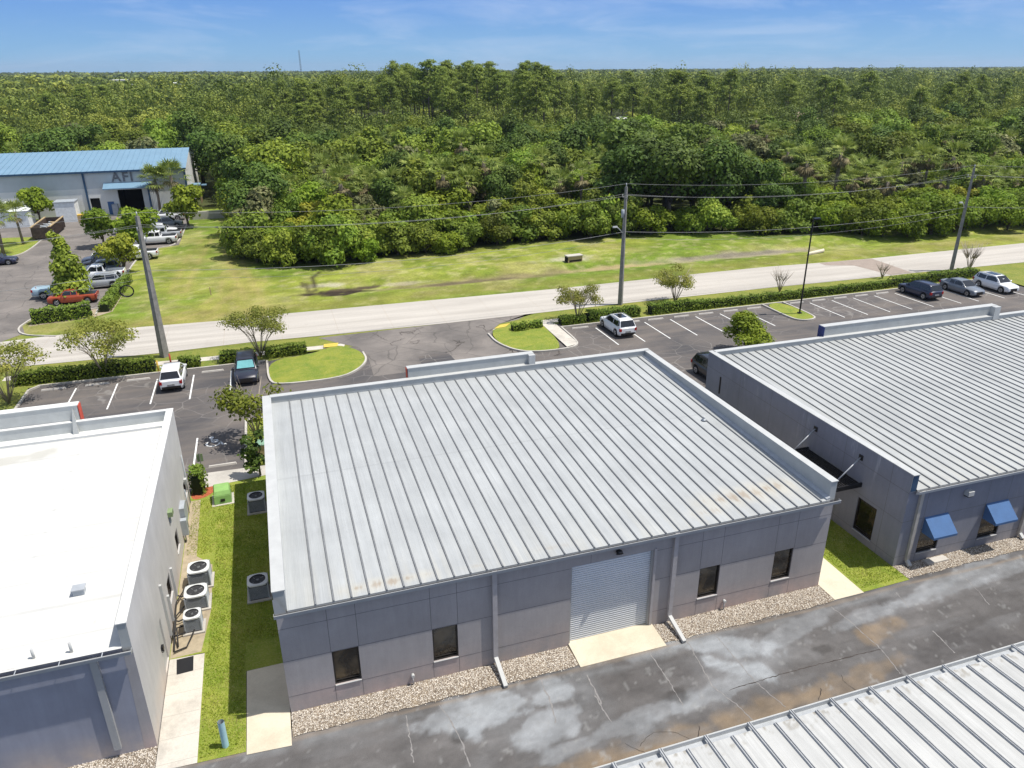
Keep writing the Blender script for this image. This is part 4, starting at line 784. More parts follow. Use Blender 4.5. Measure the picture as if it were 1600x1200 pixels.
mb = MB(); mb.poly([(ax0, ay0-.3, aze-.02), (ax1+.3, ay0-.3, aze-.02), (ax1+.3, ar, azr+.05), (ax0, ar, azr+.05)], 'blue_metal'); mb.poly([(ax0, ay1+.3, aze-.02), (ax1+.3, ay1+.3, aze-.02), (ax1+.3, ar, azr+.05), (ax0, ar, azr+.05)], 'blue_metal')
rf = mb.build('roof', A)
mb = MB(); x = ax0+.5
while x < ax1: mb.hexa([(x-.035, ay0-.3, aze-.02), (x+.035, ay0-.3, aze-.02), (x+.035, ar, azr+.05), (x-.035, ar, azr+.05), (x-.035, ay0-.3, aze+.06), (x+.035, ay0-.3, aze+.06), (x+.035, ar, azr+.13), (x-.035, ar, azr+.13)], 'blue_metal'); x += .9
mb.build('roof_seams', rf)
mb = MB(); mb.box(ax0, ax1+.3, ay0-.45, ay0-.305, aze-.3, aze, 'blue_trim'); mb.box(-28.95, -28.65, ay0-.2, ay0-.003, 0, aze-.3, 'blue_trim'); mb.box(ax1-.2, ax1+.1, ay0-.2, ay0-.003, 0, aze-.3, 'blue_trim'); mb.box(-19.2, -18.9, ay0-.2, ay0-.003, 0, 4.6, 'blue_trim'); mb.build('trim', A)
mb = MB(); mb.hexa([(-25.9, ay0-2.0, 4.55), (-18.4, ay0-2.0, 4.55), (-18.4, ay0-.004, 4.9), (-25.9, ay0-.004, 4.9), (-25.9, ay0-2.0, 4.72), (-18.4, ay0-2.0, 4.72), (-18.4, ay0-.004, 5.45), (-25.9, ay0-.004, 5.45)], 'blue_metal'); mb.build('door_canopy', A)
mb = MB(); mb.box(-25.9, -24.9, ay0-.06, ay0-.003, .1, 2.3, 'awning_blue'); mb.box(-25.2, -24.3, ay0-.9, ay0-.07, .0, 1.9, 'meter_grey'); mb.build('personnel_door', A)
cu = bpy.data.curves.new('letters', 'FONT'); cu.body = 'AFI'; cu.size = 2.15; cu.extrude = .05; cu.space_character = 1.2; cu.offset = .05
to = bpy.data.objects.new('tmp', cu); C.objects.link(to); bpy.context.view_layer.update(); me = bpy.data.meshes.new_from_object(to.evaluated_get(bpy.context.evaluated_depsgraph_get())); bpy.data.objects.remove(to)
me.materials.clear(); me.materials.append(M['letter_dark']); lo_ = bpy.data.objects.new('lettering', me); C.objects.link(lo_); lo_.parent = A; lo_.rotation_euler = (PI/2, 0, 0); lo_.location = (-24.5, ay0-.07, 5.65); lo_['label'] = 'dark block letters AFI'
mb = MB(); mb.box(-10.9, -10.0, 155, 156.2, 3.2, 3.4, 'blue_metal')
mb.box(ax1+.003, ax1+1.6, 155.0, 157.5, 3.3, 3.5, 'blue_metal'); mb.box(ax1+1.3, ax1+1.5, 155.1, 155.3, 0, 3.3, 'wood_tan'); mb.box(ax1+1.3, ax1+1.5, 157.1, 157.3, 0, 3.3, 'wood_tan'); mb.build('side_porch', A)
# far buildings
def far_building(x, y, w, d, h, lab, wall='wall_far', roof='roof_brown', rise=2.):
    o = empty('house', (x, y, 0), 0, lab, 'building'); mb = MB(); mb.box(-w/2, w/2, -d/2, d/2, 0, h, wall)
    for k in range(int(w/5)): mb.box(-w/2+2+k*5, -w/2+3.6+k*5, -d/2-.03, -d/2, 1, 2.4, 'dark_frame')
    mb.build('wall', o); mb = MB(); a = .5; r = min(w, d)/2
    A_, B_, C_, D_ = (-w/2-a, -d/2-a, h), (w/2+a, -d/2-a, h), (w/2+a, d/2+a, h), (-w/2-a, d/2+a, h); E_, F_ = (-w/2+r, 0, h+rise), (w/2-r, 0, h+rise)
    mb.poly([A_, B_, F_, E_], roof); mb.poly([B_, C_, F_], roof); mb.poly([C_, D_, E_, F_], roof); mb.poly([D_, A_, E_], roof); mb.build('roof', o, fix=False); return o
gx, gy = G(1250, 178, 6.5); far_building(gx, gy, 14, 11, 4.2, 'tan brown hip roof of a house among the trees on the right', roof='roof_brown', rise=3.2)
gx, gy = G(193, 125, 14); far_building(gx, gy, 34, 12, 14, 'long low white building far off over the wood on the left', roof='white_roof', rise=.6)
gx, gy = G(277, 128, 14); far_building(gx, gy, 8, 6, 13, 'small pale gable far off over the wood, right of the long white building', roof='white_roof', rise=2)
gx, gy = G(972, 176, 6); far_building(gx, gy, 4, 5, 3.6, 'small light roof glimpsed between the pines', roof='white_roof', rise=1)

# ------------------------------------------------------------------ vehicles
CT = {'suv': dict(L=4.6, W=1.86, hood=(.98, .80), belt=1.02, deck=1.0, roof=1.66, c=(.255, .075, -.40, -.485), zb=.24, rw=.36),
      'smallsuv': dict(L=4.2, W=1.78, hood=(1.0, .82), belt=1.04, deck=1.0, roof=1.64, c=(.26, .08, -.38, -.48), zb=.24, rw=.34),
      'sedan': dict(L=4.65, W=1.80, hood=(.90, .70), belt=.92, deck=.96, roof=1.43, c=(.235, .06, -.24, -.40), zb=.20, rw=.33),
      'pickup': dict(L=5.7, W=1.98, hood=(1.16, 1.02), belt=1.20, deck=1.16, roof=1.88, c=(.225, .12, -.11, -.135), zb=.34, rw=.40)}
def lerp(a, b, t): return a+(b-a)*t
def car(kind, paint, label, x, y, rz, cat, group=None, cover=True, shade=False, mir=True, sunroof=False):
    c = CT[kind]; L, W, zb, rw = c['L'], c['W'], c['zb'], c['rw']; P = 'paint_'+paint
    root = empty('parked_car' if kind != 'pickup' else 'pickup_truck', (x, y, .02), rz, label, cat, group)
    cw, cf, cr_, cb = [k*L for k in c['c']]; xf, xr = .315*L, -.305*L; ra = rw+.07
    xs = sorted(set([round(v, 3) for v in list(np.linspace(-L/2, L/2, 61))+[xf-ra, xf+ra, xr-ra, xr+ra, -.145*L, -.155*L, -.475*L, -.485*L, -L/2+.03, L/2-.03, L/2-.08]]))
    mb = MB(); rings = []; m = mb.m(P)
    def ztop(x):
        if x > cw: t = (x-cw)/(L/2-cw); return lerp(c['hood'][0], c['hood'][1], t**1.6)
        if x > cb: return c['belt']+(-.02 if x > cr_ else 0)
        return c['deck']
    for xx in xs:
        e = abs(xx)/(L/2); w = W/2*(1-.13*e**7-.02*e**2); zt = ztop(xx); b = zb+.10*e**8; s = 1.
        if xx > L/2-.035: zt -= .13; b += .06; w *= .95
        elif xx > L/2-.1: zt -= .04
        if xx < -L/2+.02: zt -= .10 if kind != 'pickup' else .02; b += .06; w *= .97
        ar = 0
        for xc in (xf, xr):
            if abs(xx-xc) < ra: ar = max(ar, rw+math.sqrt(max(0, ra*ra-(xx-xc)**2)))
        lo = max(b, ar) if ar else b; lo = min(lo, zt-.15)
        bed = kind == 'pickup' and -.48*L < xx < -.15*L; zin = (zt-.50) if bed else zt+.02; wi = .84 if bed else .80
        pts = [(0, b+.02), (w*.80, b+.02), (w*.80, max(lo-.03, b+.02)), (w*.975, lo), (w*1., lo+(zt-lo)*.35), (w*.995, lo+(zt-lo)*.62), (w*.965, zt-.06), (w*.90, zt), (w*wi, zt if bed else zt+.012), (w*(wi-.01), zin if bed else zt+.018), (0, zin if bed else zt+.035)]
        i = len(mb.v); mb.v += [(xx, yy, z) for yy, z in pts]+[(xx, -yy, z) for yy, z in pts[-2:0:-1]]; rings.append(i)
    n = 20
    for a, b in zip(rings[:-1], rings[1:]):
        for k in range(n): mb.f.append((a+k, a+(k+1) % n, b+(k+1) % n, b+k)); mb.mi.append(m); mb.sm.append(True)
    for r in (rings[0], rings[-1]): mb.f.append(tuple(r+k for k in range(n))); mb.mi.append(m); mb.sm.append(False)
    # cabin shell
    wb, wt = W/2*.905, W/2*.70; zb2, zt = c['belt']-.01, c['roof']; st = [(cw, zb2, wb), (lerp(cw, cf, .5), lerp(zb2, zt, .56), lerp(wb, wt, .5)), (cf, zt-.03, wt), (lerp(cf, cr_, .3), zt, wt*1.01), (lerp(cf, cr_, .7), zt, wt*1.01), (cr_, zt-.035, wt), (lerp(cr_, cb, .6), lerp(zt, zb2, .55), lerp(wt, wb, .5)), (cb, zb2, wb)]
    i0 = len(mb.v)
    for xx, z, w in st: mb.v += [(xx, w, z-.02), (xx, w*.9, z), (xx, 0, z+.015), (xx, -w*.9, z), (xx, -w, z-.02)]
    for k in range(7):
        for j in range(4): a = i0+k*5+j; mb.f.append((a, a+1, a+6, a+5)); mb.mi.append(m); mb.sm.append(True)
    for s in (0, 4):   # side of the shell
        for k in range(2, 5):
            a, b = i0+k*5+s, i0+(k+1)*5+s; xa, xb = st[k][0], st[k+1][0]; sg = 1 if s == 0 else -1
            j = len(mb.v); mb.v += [(xa, sg*wb, zb2), (xb, sg*wb, zb2)]; mb.f.append((a, b, j+1, j)); mb.mi.append(m); mb.sm.append(False)
        j = len(mb.v); sg = 1 if s == 0 else -1; mb.v += [(cf, sg*wb, zb2), (cr_, sg*wb, zb2)]
        mb.f.append((i0+s, i0+5+s, i0+10+s, j)); mb.mi.append(m); mb.sm.append(False); mb.f.append((i0+25+s, i0+30+s, i0+35+s, j+1)); mb.mi.append(m); mb.sm.append(False)
    body = mb.build('body', root)
    def quad(name, pts, mat='car_glass', off=.012):
        p = [Vector(q) for q in pts]; nn = (p[1]-p[0]).cross(p[2]-p[0]).normalized(); ce = sum(p, Vector())/len(p)
        if nn.dot(ce-Vector((0, 0, .8))) < 0: nn = -nn
        g = MB(); g.poly([q+nn*off for q in p], mat); return g.build(name, root, fix=False)
    zl = zb2+.05; f = .93
    def at(t, a, b): return Vector(a).lerp(Vector(b), t)
    A0, A1 = Vector((cw, wb, zb2)), Vector((cf, wt, zt-.04))
    def ws(name, x0, x1, t0=.07, t1=.93):
        p = []
        for t, s in ((t0, 1), (t0, -1), (t1, -1), (t1, 1)):
            w = lerp(wb, wt, t)*.90; p.append((lerp(x0, x1, t), w*s, lerp(zb2, zt, t)+.012))
        return quad(name, p, off=.03 if kind != 'sedan' else .03)
    wsd = ws('windscreen', cw, cf)
    if shade:
        p = []
        for t, s in ((.12, 1), (.12, -1), (.8, -1), (.8, 1)): p.append((lerp(cw, cf, t), lerp(wb, wt, t)*.82*s, lerp(zb2, zt, t)+.012))
        q = quad('sun_shade', p, 'paint_sun', .045); q['label'] = 'pale teal folding sun shade behind the windscreen'
    ws('rear_window', cb, cr_, .12 if kind != 'pickup' else .2, .88)
    # side windows on the slanted shell side
    spl = [cf+(.06), lerp(cf, cr_, .48), lerp(cf, cr_, .95)] if kind != 'pickup' else [cf+.06, lerp(cf, cr_, .52), cr_-.02]
    for s in (1, -1):
        def SP(x, t): return (x, s*lerp(wb, wt, t), lerp(zb2, zt-.05, t))
        lowf = lerp(cf, cw, .70); quad('side_window', [SP(lowf, .10), SP(spl[1]+.04, .10), SP(spl[1]+.04, .88), SP(cf-.02, .88)], off=.012)
        quad('side_window', [SP(spl[1]-.04, .10), SP(spl[2]+.03, .10), SP(spl[2]+.06, .88), SP(spl[1]-.04, .88)], off=.012)
        if kind in ('suv', 'smallsuv'): quad('side_window', [SP(spl[2]-.03, .12), SP(lerp(cr_, cb, .35), .3), SP(cr_+.02, .86), SP(spl[2]-.0, .88)], off=.012)
    for xc in (xf, xr):
        for s in (1, -1):
            w = MB(); y0_, y1_ = s*(W/2-.235), s*(W/2-.01); w.tube([(0, y0_-y1_, 0), (0, (y0_-y1_)*.9, 0), (0, -.02*s, 0), (0, 0, 0)], [rw*.93, rw, rw, rw*.95], 'tyre_rubber', 20)
            wo = w.build('wheel', root, (xc, y1_, rw)); r = MB(); r.tube([(0, -.03*s, 0), (0, .006*s, 0)], [rw*.66, rw*.64], 'rim_metal', 16); r.tube([(0, .006*s, 0), (0, .010*s, 0)], [rw*.2, rw*.18], 'dark_frame', 8)
            for k in range(5): a = 2*PI*k/5+.3; r.poly([(math.cos(a+d)*rw*q, .0085*s, math.sin(a+d)*rw*q) for d, q in ((-.28, .56), (.28, .56), (.2, .28), (-.2, .28))], 'dark_frame')
            r.build('rim', wo)
    for s in (1, -1):
        h = MB(); zz = c['hood'][1]; h.hexa([(L/2-.30, s*W/2*.90, zz-.20), (L/2-.045, s*W/2*.74, zz-.22), (L/2-.02, s*W/2*.50, zz-.20), (L/2-.2, s*W/2*.5, zz-.20), (L/2-.34, s*W/2*.93, zz-.03), (L/2-.08, s*W/2*.78, zz-.08), (L/2-.04, s*W/2*.50, zz-.10), (L/2-.2, s*W/2*.5, zz-.06)], 'headlight'); h.build('headlight', root)
        h = MB(); zz = c['deck']; h.box(-L/2-.012, -L/2+.16, min(s*W/2*.70, s*W/2*.925), max(s*W/2*.70, s*W/2*.925), zz-.30, zz-.04 if kind != 'sedan' else zz-.12, 'taillight'); h.build('taillight', root)
        if mir: h = MB(); h.tube([(cw-.22, s*W/2*.90, zb2+.06), (cw-.24, s*(W/2+.10), zb2+.12)], [.03, .09], P, 8); h.build('mirror', root)
    b = MB(); b.box(-L/2-.03, -L/2+.05, -W/2*.78, W/2*.78, zb+.12, zb+.30, 'dark_frame' if kind != 'pickup' else 'rim_metal'); b.box(-L/2-.04, -L/2+.0, -.26, .26, zb+.34, zb+.48, 'rim_metal'); b.build('rear_bumper', root)
    b = MB(); b.box(L/2-.06, L/2+.012, -W/2*.48, W/2*.48, zb+.10, zb+.42, 'dark_frame'); b.build('grille', root)
    if kind == 'pickup':
        b = MB(); zz = c['deck']
        if cover: b.box(-.482*L, -.150*L, -W/2*.80, W/2*.80, zz-.10, zz+.015, 'black_metal'); b.build('bed_cover', root)
    elif sunroof:
        q = MB(); q.box(lerp(cf, cr_, .12), lerp(cf, cr_, .7), -wt*.62, wt*.62, zt+.012, zt+.022, 'car_glass'); q.build('sunroof', root)
    if kind == 'suv':
        for s in (1, -1): q = MB(); q.bar((cf-.2, s*wt*.93, zt+.045), (cr_+.1, s*wt*.93, zt+.045), .035, .03, 'rim_metal' if paint == 'white' else 'black_metal'); q.build('roof_rail', root)
    return root
N_, S_, E_, W_ = PI/2, -PI/2, 0, PI
g1, g2, g3 = 'cars parked in the near lots', 'cars parked in the near lots', 'vehicles in the lot of the blue roofed warehouse'
car('smallsuv', 'white', 'small white hatchback SUV parked nose away in the left parking lot', -8.65, 60.95, N_, 'car', g1)
car('suv', 'midnight', 'dark blue crossover with a teal sun shade in its windscreen, left lot', -3.1, 60.6, S_, 'car', g1, shade=True)
car('suv', 'white', 'white crossover with long dark sunroof parked alone beside the concrete footpath', 30.4, 61.2, N_, 'car', g1, sunroof=True)
car('suv', 'navy', 'shiny dark navy SUV, leftmost of the three cars parked at the far right', 66.7, 61.4, N_, 'car', g1)
car('sedan', 'grey', 'grey sedan between the dark and the white SUV at the far right', 72.1, 60.9, S_, 'car', g1)
car('suv', 'white', 'white SUV with dark glass roof, nearest the right edge of the picture', 76.6, 60.6, S_, 'car', g1, sunroof=True)
car('suv', 'black', 'black SUV half hidden behind the slate warehouse corner', 32.6, 47.8, S_, 'car', g1)
car('pickup', 'red', 'orange red pickup truck behind the dark clipped hedge', -20.9, 88.9, W_, 'pickup', g3).scale = (.84, .9, .86)
car('pickup', 'sky', 'pale blue pickup truck poking out left of the pointed tree', -22.6, 92.3, E_, 'pickup', g3, cover=False)
car('suv', 'silver', 'silver SUV beside the hedge, right of the pointed tree', -19.2, 95.0, W_, 'car', g3)
car('pickup', 'white', 'white pickup with an open bed parked by the hedge, behind the silver SUV', -19.9, 98.7, W_, 'pickup', g3, cover=False)
car('suv', 'slate', 'slate blue SUV behind the white pickup beside the hedge', -20.2, 102.2, W_, 'car', g3)
car('suv', 'darkblue', 'dark blue SUV, farthest of the hedge row, under the small round tree', -21.0, 107.7, W_, 'car', g3)
car('pickup', 'white', 'white pickup partly hidden behind the tall leaning pole', -17.2, 108.9, W_, 'pickup', g3)
car('pickup', 'white', 'white crew cab pickup with black bed cover, nearest of the cluster by the grass', -15.6, 118.6, W_, 'pickup', g3)
car('pickup', 'silver', 'silver pickup just behind the nearest white crew cab by the grass', -15.2, 122.0, W_, 'pickup', g3)
car('suv', 'white', 'white SUV in the middle of the cluster of pickups by the grass', -15.6, 125.6, E_, 'car', g3)
car('suv', 'steel', 'grey SUV, fourth from the near end of the cluster by the grass', -15.2, 131.6, E_, 'car', g3)
car('pickup', 'white', 'white pickup in front of the dark bay opening', -18.4, 134.6, W_, 'pickup', g3)
car('pickup', 'white', 'white pickup, farthest of the cluster by the palms', -15.9, 138.2, W_, 'pickup', g3)
car('pickup', 'white', 'white pickup half behind the second one of the cluster by the grass', -19.8, 128.2, W_, 'pickup', g3)
car('suv', 'black', 'black SUV squeezed between the slate blue and the dark blue SUV', -20.6, 104.9, W_, 'car', g3)
car('suv', 'white', 'white SUV at the far end of the hedge row, under the trees', -20.4, 110.6, W_, 'car', g3)
car('suv', 'white', 'white SUV left of the grey one near the dark bay opening', -20.6, 131.4, W_, 'car', g3)
car('sedan', 'navy', 'dark car cut off by the left edge of the picture, behind the warehouse lawn', -34.0, 111.8, E_, 'car', g3)

# ------------------------------------------------------------------ condensers, boxes, small things
def condenser(x, y, s, h, label, round_=False, base=True):
    o = empty('air_conditioner', (x, y, .02), 0, label, 'air conditioner', 'air conditioners beside the walls'); a = s/2
    mb = MB()
    mb.box(-a+.03, a-.03, -a+.03, a-.03, .08, h-.06, 'ac_body')
    n = 13
    for k in range(n):
        z = .14+k*(h-.26)/n
        mb.box(-a+.012, a-.012, -a+.012, a-.012, z, z+.014, 'meter_grey')
    for sx in (-1, 1):
        for sy in (-1, 1): mb.box(min(sx*a, sx*(a-.05)), max(sx*a, sx*(a-.05)), min(sy*a, sy*(a-.05)), max(sy*a, sy*(a-.05)), .08, h-.06, 'meter_grey')
    mb.build('casing', o)
    mb = MB(); N = 28; ro = .40*s
    for k in range(N):
        a0, a1 = 2*PI*k/N, 2*PI*(k+1)/N
        def sq(t):
            c_, s_ = math.cos(t), math.sin(t); p = (abs(c_)**5+abs(s_)**5)**(-1/5); return (c_*p*a*1.02, s_*p*a*1.02)
        p0, p1 = sq(a0), sq(a1)
        mb.poly([(*p0, h-.02), (*p1, h-.02), (ro*math.cos(a1), ro*math.sin(a1), h), (ro*math.cos(a0), ro*math.sin(a0), h)], 'ac_top'); mb.poly([(*p0, h-.09), (*p1, h-.09), (*p1, h-.02), (*p0, h-.02)], 'ac_top')
        mb.poly([(ro*math.cos(a0), ro*math.sin(a0), h), (ro*math.cos(a1), ro*math.sin(a1), h), (ro*math.cos(a1), ro*math.sin(a1), h-.14), (ro*math.cos(a0), ro*math.sin(a0), h-.14)], 'fan_dark')
        mb.poly([(0, 0, h-.14), (ro*math.cos(a0), ro*math.sin(a0), h-.14), (ro*math.cos(a1), ro*math.sin(a1), h-.14)], 'fan_dark')
    mb.build('top_cover', o)
    mb = MB()
    for k in range(4):
        t0 = k*PI/2+.4; mb.poly([(.04*s*math.cos(t0), .04*s*math.sin(t0), h-.07), (ro*.9*math.cos(t0-.28), ro*.9*math.sin(t0-.28), h-.10), (ro*.92*math.cos(t0+.28), ro*.92*math.sin(t0+.28), h-.05), (.05*s*math.cos(t0+1), .05*s*math.sin(t0+1), h-.07)], 'ac_fan')
    mb.tube([(0, 0, h-.12), (0, 0, h-.02)], .07*s, 'ac_fan', 10); mb.build('fan', o)
    mb = MB()
    for r in (.35, .55, .75, .95):
        N2 = 20
        for k in range(N2): mb.bar((ro*r*math.cos(2*PI*k/N2), ro*r*math.sin(2*PI*k/N2), h+.012), (ro*r*math.cos(2*PI*(k+1)/N2), ro*r*math.sin(2*PI*(k+1)/N2), h+.012), .008, .008, 'ac_body')
    for k in range(6): t0 = k*PI/3; mb.bar((0, 0, h+.02), (ro*math.cos(t0), ro*math.sin(t0), h+.012), .010, .01, 'ac_body')
    mb.build('fan_guard', o)
    mb = MB(); mb.box(-a-.1, a+.1, -a-.1, a+.1, -.02, .08, 'concrete_kerb'); mb.build('pad', o)
    return o
condenser(-5.25, 33.15, .98, .95, 'farthest of the three air conditioners by the pale wall, tall square one')
condenser(-5.30, 31.45, .98, .82, 'middle of the three air conditioners by the pale wall')
condenser(-5.35, 29.75, .72, .85, 'smallest and nearest of the three air conditioners by the pale wall')
condenser(-2.55, 31.25, .92, .92, 'dark air conditioner half in shade near the front left corner of the grey warehouse')
condenser(-2.55, 39.2, .92, .92, 'dark air conditioner by the side wall near the small magnolia')
mb = MB()
for pts in ([(-5.95, 28.6, .1), (-6.0, 29.4, .5), (-5.7, 29.8, .25)], [(-6.1, 28.3, .12), (-5.6, 28.5, .1), (-5.3, 29.3, .3)], [(-6.1, 28.4, .1), (-6.15, 30.5, .3), (-5.8, 31.2, .3)], [(-6.15, 29.0, .3), (-6.2, 31.5, .35), (-5.8, 32.8, .3)]): mb.tube(pts, .035, 'hvac_copper', 6)
tag(mb.build('refrigerant_lines'), 'black insulated pipes running from the pale wall to the air conditioners', 'pipe')
# transformer
T = empty('transformer', (-4.45, 40.9, 0), .05, 'light green transformer box standing on the side lawn', 'transformer')
mb = MB(); mb.hexa([(-.48, -.52, .05), (.48, -.52, .05), (.48, .55, .05), (-.48, .55, .05), (-.46, -.45, .55), (.46, -.45, .55), (.46, .52, .75), (-.46, .52, .75)], 'transformer_green'); mb.hexa([(-.46, -.45, .55), (.46, -.45, .55), (.46, .52, .75), (-.46, .52, .75), (-.40, -.30, .80), (.40, -.30, .80), (.40, .50, .86), (-.40, .50, .86)], 'transformer_green')
mb.build('cabinet', T, bevel=.03); mb = MB(); mb.box(-.12, .12, -.53, -.50, .2, .36, 'dark_frame'); mb.build('warning_plate', T); mb = MB(); mb.box(-.6, .6, -.65, .65, -.02, .05, 'concrete_kerb'); mb.build('pad', T)
T = empty('utility_cabinet', (-2.0, 45.9, .13), 0, 'tan utility cabinet with green lid close to the grey warehouse wall', 'cabinet')
mb = MB(); mb.box(-.45, .55, -.4, .4, 0, .75, 'box_tan'); mb.build('cabinet', T, bevel=.02); mb = MB(); mb.box(-.5, .6, -.45, .45, .75, .85, 'box_green'); mb.build('lid', T, bevel=.02)
mb = MB(); mb.tube([(-3.88, 22.6, 0), (-3.88, 22.6, 1.22)], .12, 'bollard_blue', 14, cap=False); mb.tube([(-3.88, 22.6, 1.22), (-3.88, 22.6, .9)], .105, 'meter_grey', 14, cap=False); tag(mb.build('bollard'), 'pale blue open pipe bollard on the narrow lawn at the bottom left', 'bollard')
Sg = empty('parking_sign', (-5.52, 42.75, 0), 0, 'slim accessible parking sign on a post beside the small clipped bush', 'sign'); mb = MB(); mb.bar((0, 0, 0), (0, 0, 2.35), .06, .045, 'pole_wood'); mb.build('post', Sg); mb = MB(); mb.box(-.17, .17, .03, .045, 1.75, 2.25, 'sign_green'); mb.build('sign_panel', Sg)
# railing
Rl = empty('handrail', (24.15, 25.2, 0), 0, 'thin dark metal handrail on the walkway right of the grey warehouse', 'railing'); mb = MB()
for (a, b) in (((0, 0, 0), (0, 0, 2.3)), ((-.9, .1, 0), (-.9, .1, 2.3)), ((0, 0, 2.3), (-.9, .1, 2.3)), ((0, 0, 1.5), (-.9, .1, 1.5)), ((0, 0, 2.3), (-.1, 1.8, 2.3)), ((-.9, .1, 2.3), (-1.0, 1.8, 2.3)), ((0, 0, 1.1), (-.1, 1.8, 1.1))): mb.tube([a, b], .022, 'black_metal', 6)
mb.build('rail_frame', Rl)
# short bollards by the hedge gap
for k, (u, v, m, l) in enumerate(((248.5, 583, 'yellow_box', 'thin yellow marker post at the hedge gap behind the small white SUV'), (268, 572, 'rust_red', 'brown marker post at the hedge gap near the leaning pole foot'))):
    gx, gy = G(u, v); mb = MB(); mb.tube([(gx, gy, 0), (gx, gy, 1.1)], .07, m, 8); tag(mb.build('marker_post'), l, 'post')
gx, gy = G(330, 461); mb = MB(); mb.hexa([(gx-.06, gy-.06, 0), (gx+.06, gy-.06, 0), (gx+.06, gy+.06, 0), (gx-.06, gy+.06, 0), (gx-.09, gy-.03, .9), (gx+.01, gy-.03, .9), (gx+.01, gy+.03, .9), (gx-.09, gy+.03, .9)], 'wood_tan'); tag(mb.build('survey_stake'), 'small wooden stake standing in the big grass field', 'stake')
# culvert head wall
Cv = empty('culvert_box', (37.4, 88.9, -.1), .1, 'dark concrete drain box sticking out of the grassy ditch', 'drain'); Cv.scale = (.78, .78, .72); mb = MB(); mb.box(-1.35, 1.35, -.5, .6, 0, 1.05, 'wood_tan'); mb.box(-1.45, 1.45, -.6, .7, 1.05, 1.2, 'concrete_kerb'); mb.build('head_wall', Cv); mb = MB(); mb.box(-1.1, 1.2, -.515, -.502, .12, .42, 'dark_inside'); mb.box(-1.43, -1.353, -.45, .55, .05, .9, 'dark_inside'); mb.build('opening', Cv)
mb = MB(); mb.hexa([(*G(1262, 397), 0), (*G(1262, 399), 0), (*G(1288, 393.5), 0), (*G(1287, 391), 0), (*G(1262, 397), .25), (*G(1262, 399), .2), (*G(1288, 393.5), .2), (*G(1287, 391), .25)], 'concrete_pad'); tag(mb.build('drain_slab'), 'pale concrete slab lying in the ditch grass behind the lamp pole', 'slab')
mb = MB(); mb.box(-11.9, -6.6, 137.2, 137.7, 0, 1.3, 'concrete_kerb'); mb.box(-11.9, -6.6, 137.7, 141, .0, .5, 'concrete_kerb'); mb.box(-6.9, -6.6, 137.7, 141, .5, 1.3, 'concrete_kerb'); tag(mb.build('retaining_wall'), 'low pale concrete wall on the grass beside the warehouse cars', 'wall')
# dumpster
Dm = empty('dumpster', (-32.0, 131.5, 0), 0, 'long rusty open-top roll-off dumpster beside the warehouse drive', 'dumpster')
mb = MB(); w, l, h = 1.25, 4.6, 1.9
for sx in (-1, 1):
    mb.box(min(sx*w, sx*(w-.08)), max(sx*w, sx*(w-.08)), -l, l, .3, h, 'dumpster_rust')
    for k in range(14): y = -l+.3+k*(2*l-.6)/13; mb.box(min(sx*(w+.10), sx*(w+.002)), max(sx*(w+.10), sx*(w+.002)), y-.05, y+.05, .3, h-.1, 'dumpster_rust')
    mb.box(min(sx*(w+.12), sx*(w-.1)), max(sx*(w+.12), sx*(w-.1)), -l, l, h, h+.12, 'wood_tan')
mb.box(-w+.08, w-.08, -l, -l+.08, .3, h, 'dumpster_rust'); mb.box(-w+.08, w-.08, l-.08, l, .3, h, 'dumpster_rust'); mb.box(-w+.08, w-.08, -l+.08, l-.08, .3, .4, 'dumpster_rust'); mb.build('container', Dm)
for sy in (-1, 1):
    mb = MB(); mb.tube([(-1.2, sy*3.6, .18), (1.2, sy*3.6, .18)], .18, 'black_metal', 10); mb.build('roller', Dm)
mb = MB(); rn = random.Random(3)
for k in range(26): x, y = rn.uniform(-1, 1), rn.uniform(-4.2, 4.2); s = rn.uniform(.2, .5); mb.hexa([(x-s, y-s*.4, .4), (x+s, y-s*.5, .4), (x+s, y+s*.5, .4), (x-s, y+s*.4, .4), (x-s*.8, y-s*.3, .9+s), (x+s*.8, y-s*.2, .7+s), (x+s*.7, y+s*.4, .8+s), (x-s*.7, y+s*.4, .9+s)], rn.choice(['wood_tan', 'meter_grey', 'wall_far']))
tag(mb.build('debris_heap', loc=(-32.0, 131.5, 0)), 'heap of tan and grey debris inside the roll-off dumpster', 'debris')
gx, gy = G(130, 345); mb = MB(); mb.box(gx-1.1, gx+1.1, gy-.6, gy+.6, 0, 1.1, 'yellow_box'); mb.box(gx-1.0, gx+1.0, gy-.62, gy-.602, .1, .9, 'wood_tan'); tag(mb.build('crate'), 'yellow crate in front of the white warehouse wall', 'crate')
Tk = empty('storage_shed', (-39.5, 141.5, 0), 0, 'white gabled shed in front of the long warehouse, far left', 'shed'); mb = MB(); mb.box(-3, 3, -2, 2, 0, 2.6, 'tank_white'); mb.build('wall', Tk); mb = MB(); mb.poly([(-3.2, -2.2, 2.6), (3.2, -2.2, 2.6), (0, 0, 4.0)], 'tank_white'); mb.poly([(3.2, -2.2, 2.6), (3.2, 2.2, 2.6), (0, 0, 4)], 'tank_white'); mb.poly([(3.2, 2.2, 2.6), (-3.2, 2.2, 2.6), (0, 0, 4)], 'tank_white'); mb.poly([(-3.2, 2.2, 2.6), (-3.2, -2.2, 2.6), (0, 0, 4)], 'tank_white'); mb.build('roof', Tk)
Tk = empty('storage_shed', (-31.5, 143.4, 0), 0, 'white box shed behind the round tree by the dumpster', 'shed'); mb = MB(); mb.box(-1.5, 1.5, -1.5, 1.5, 0, 3.2, 'tank_white'); mb.build('wall', Tk); mb = MB(); mb.box(-1.6, 1.6, -1.6, 1.6, 3.2, 3.35, 'meter_grey'); mb.build('roof', Tk)
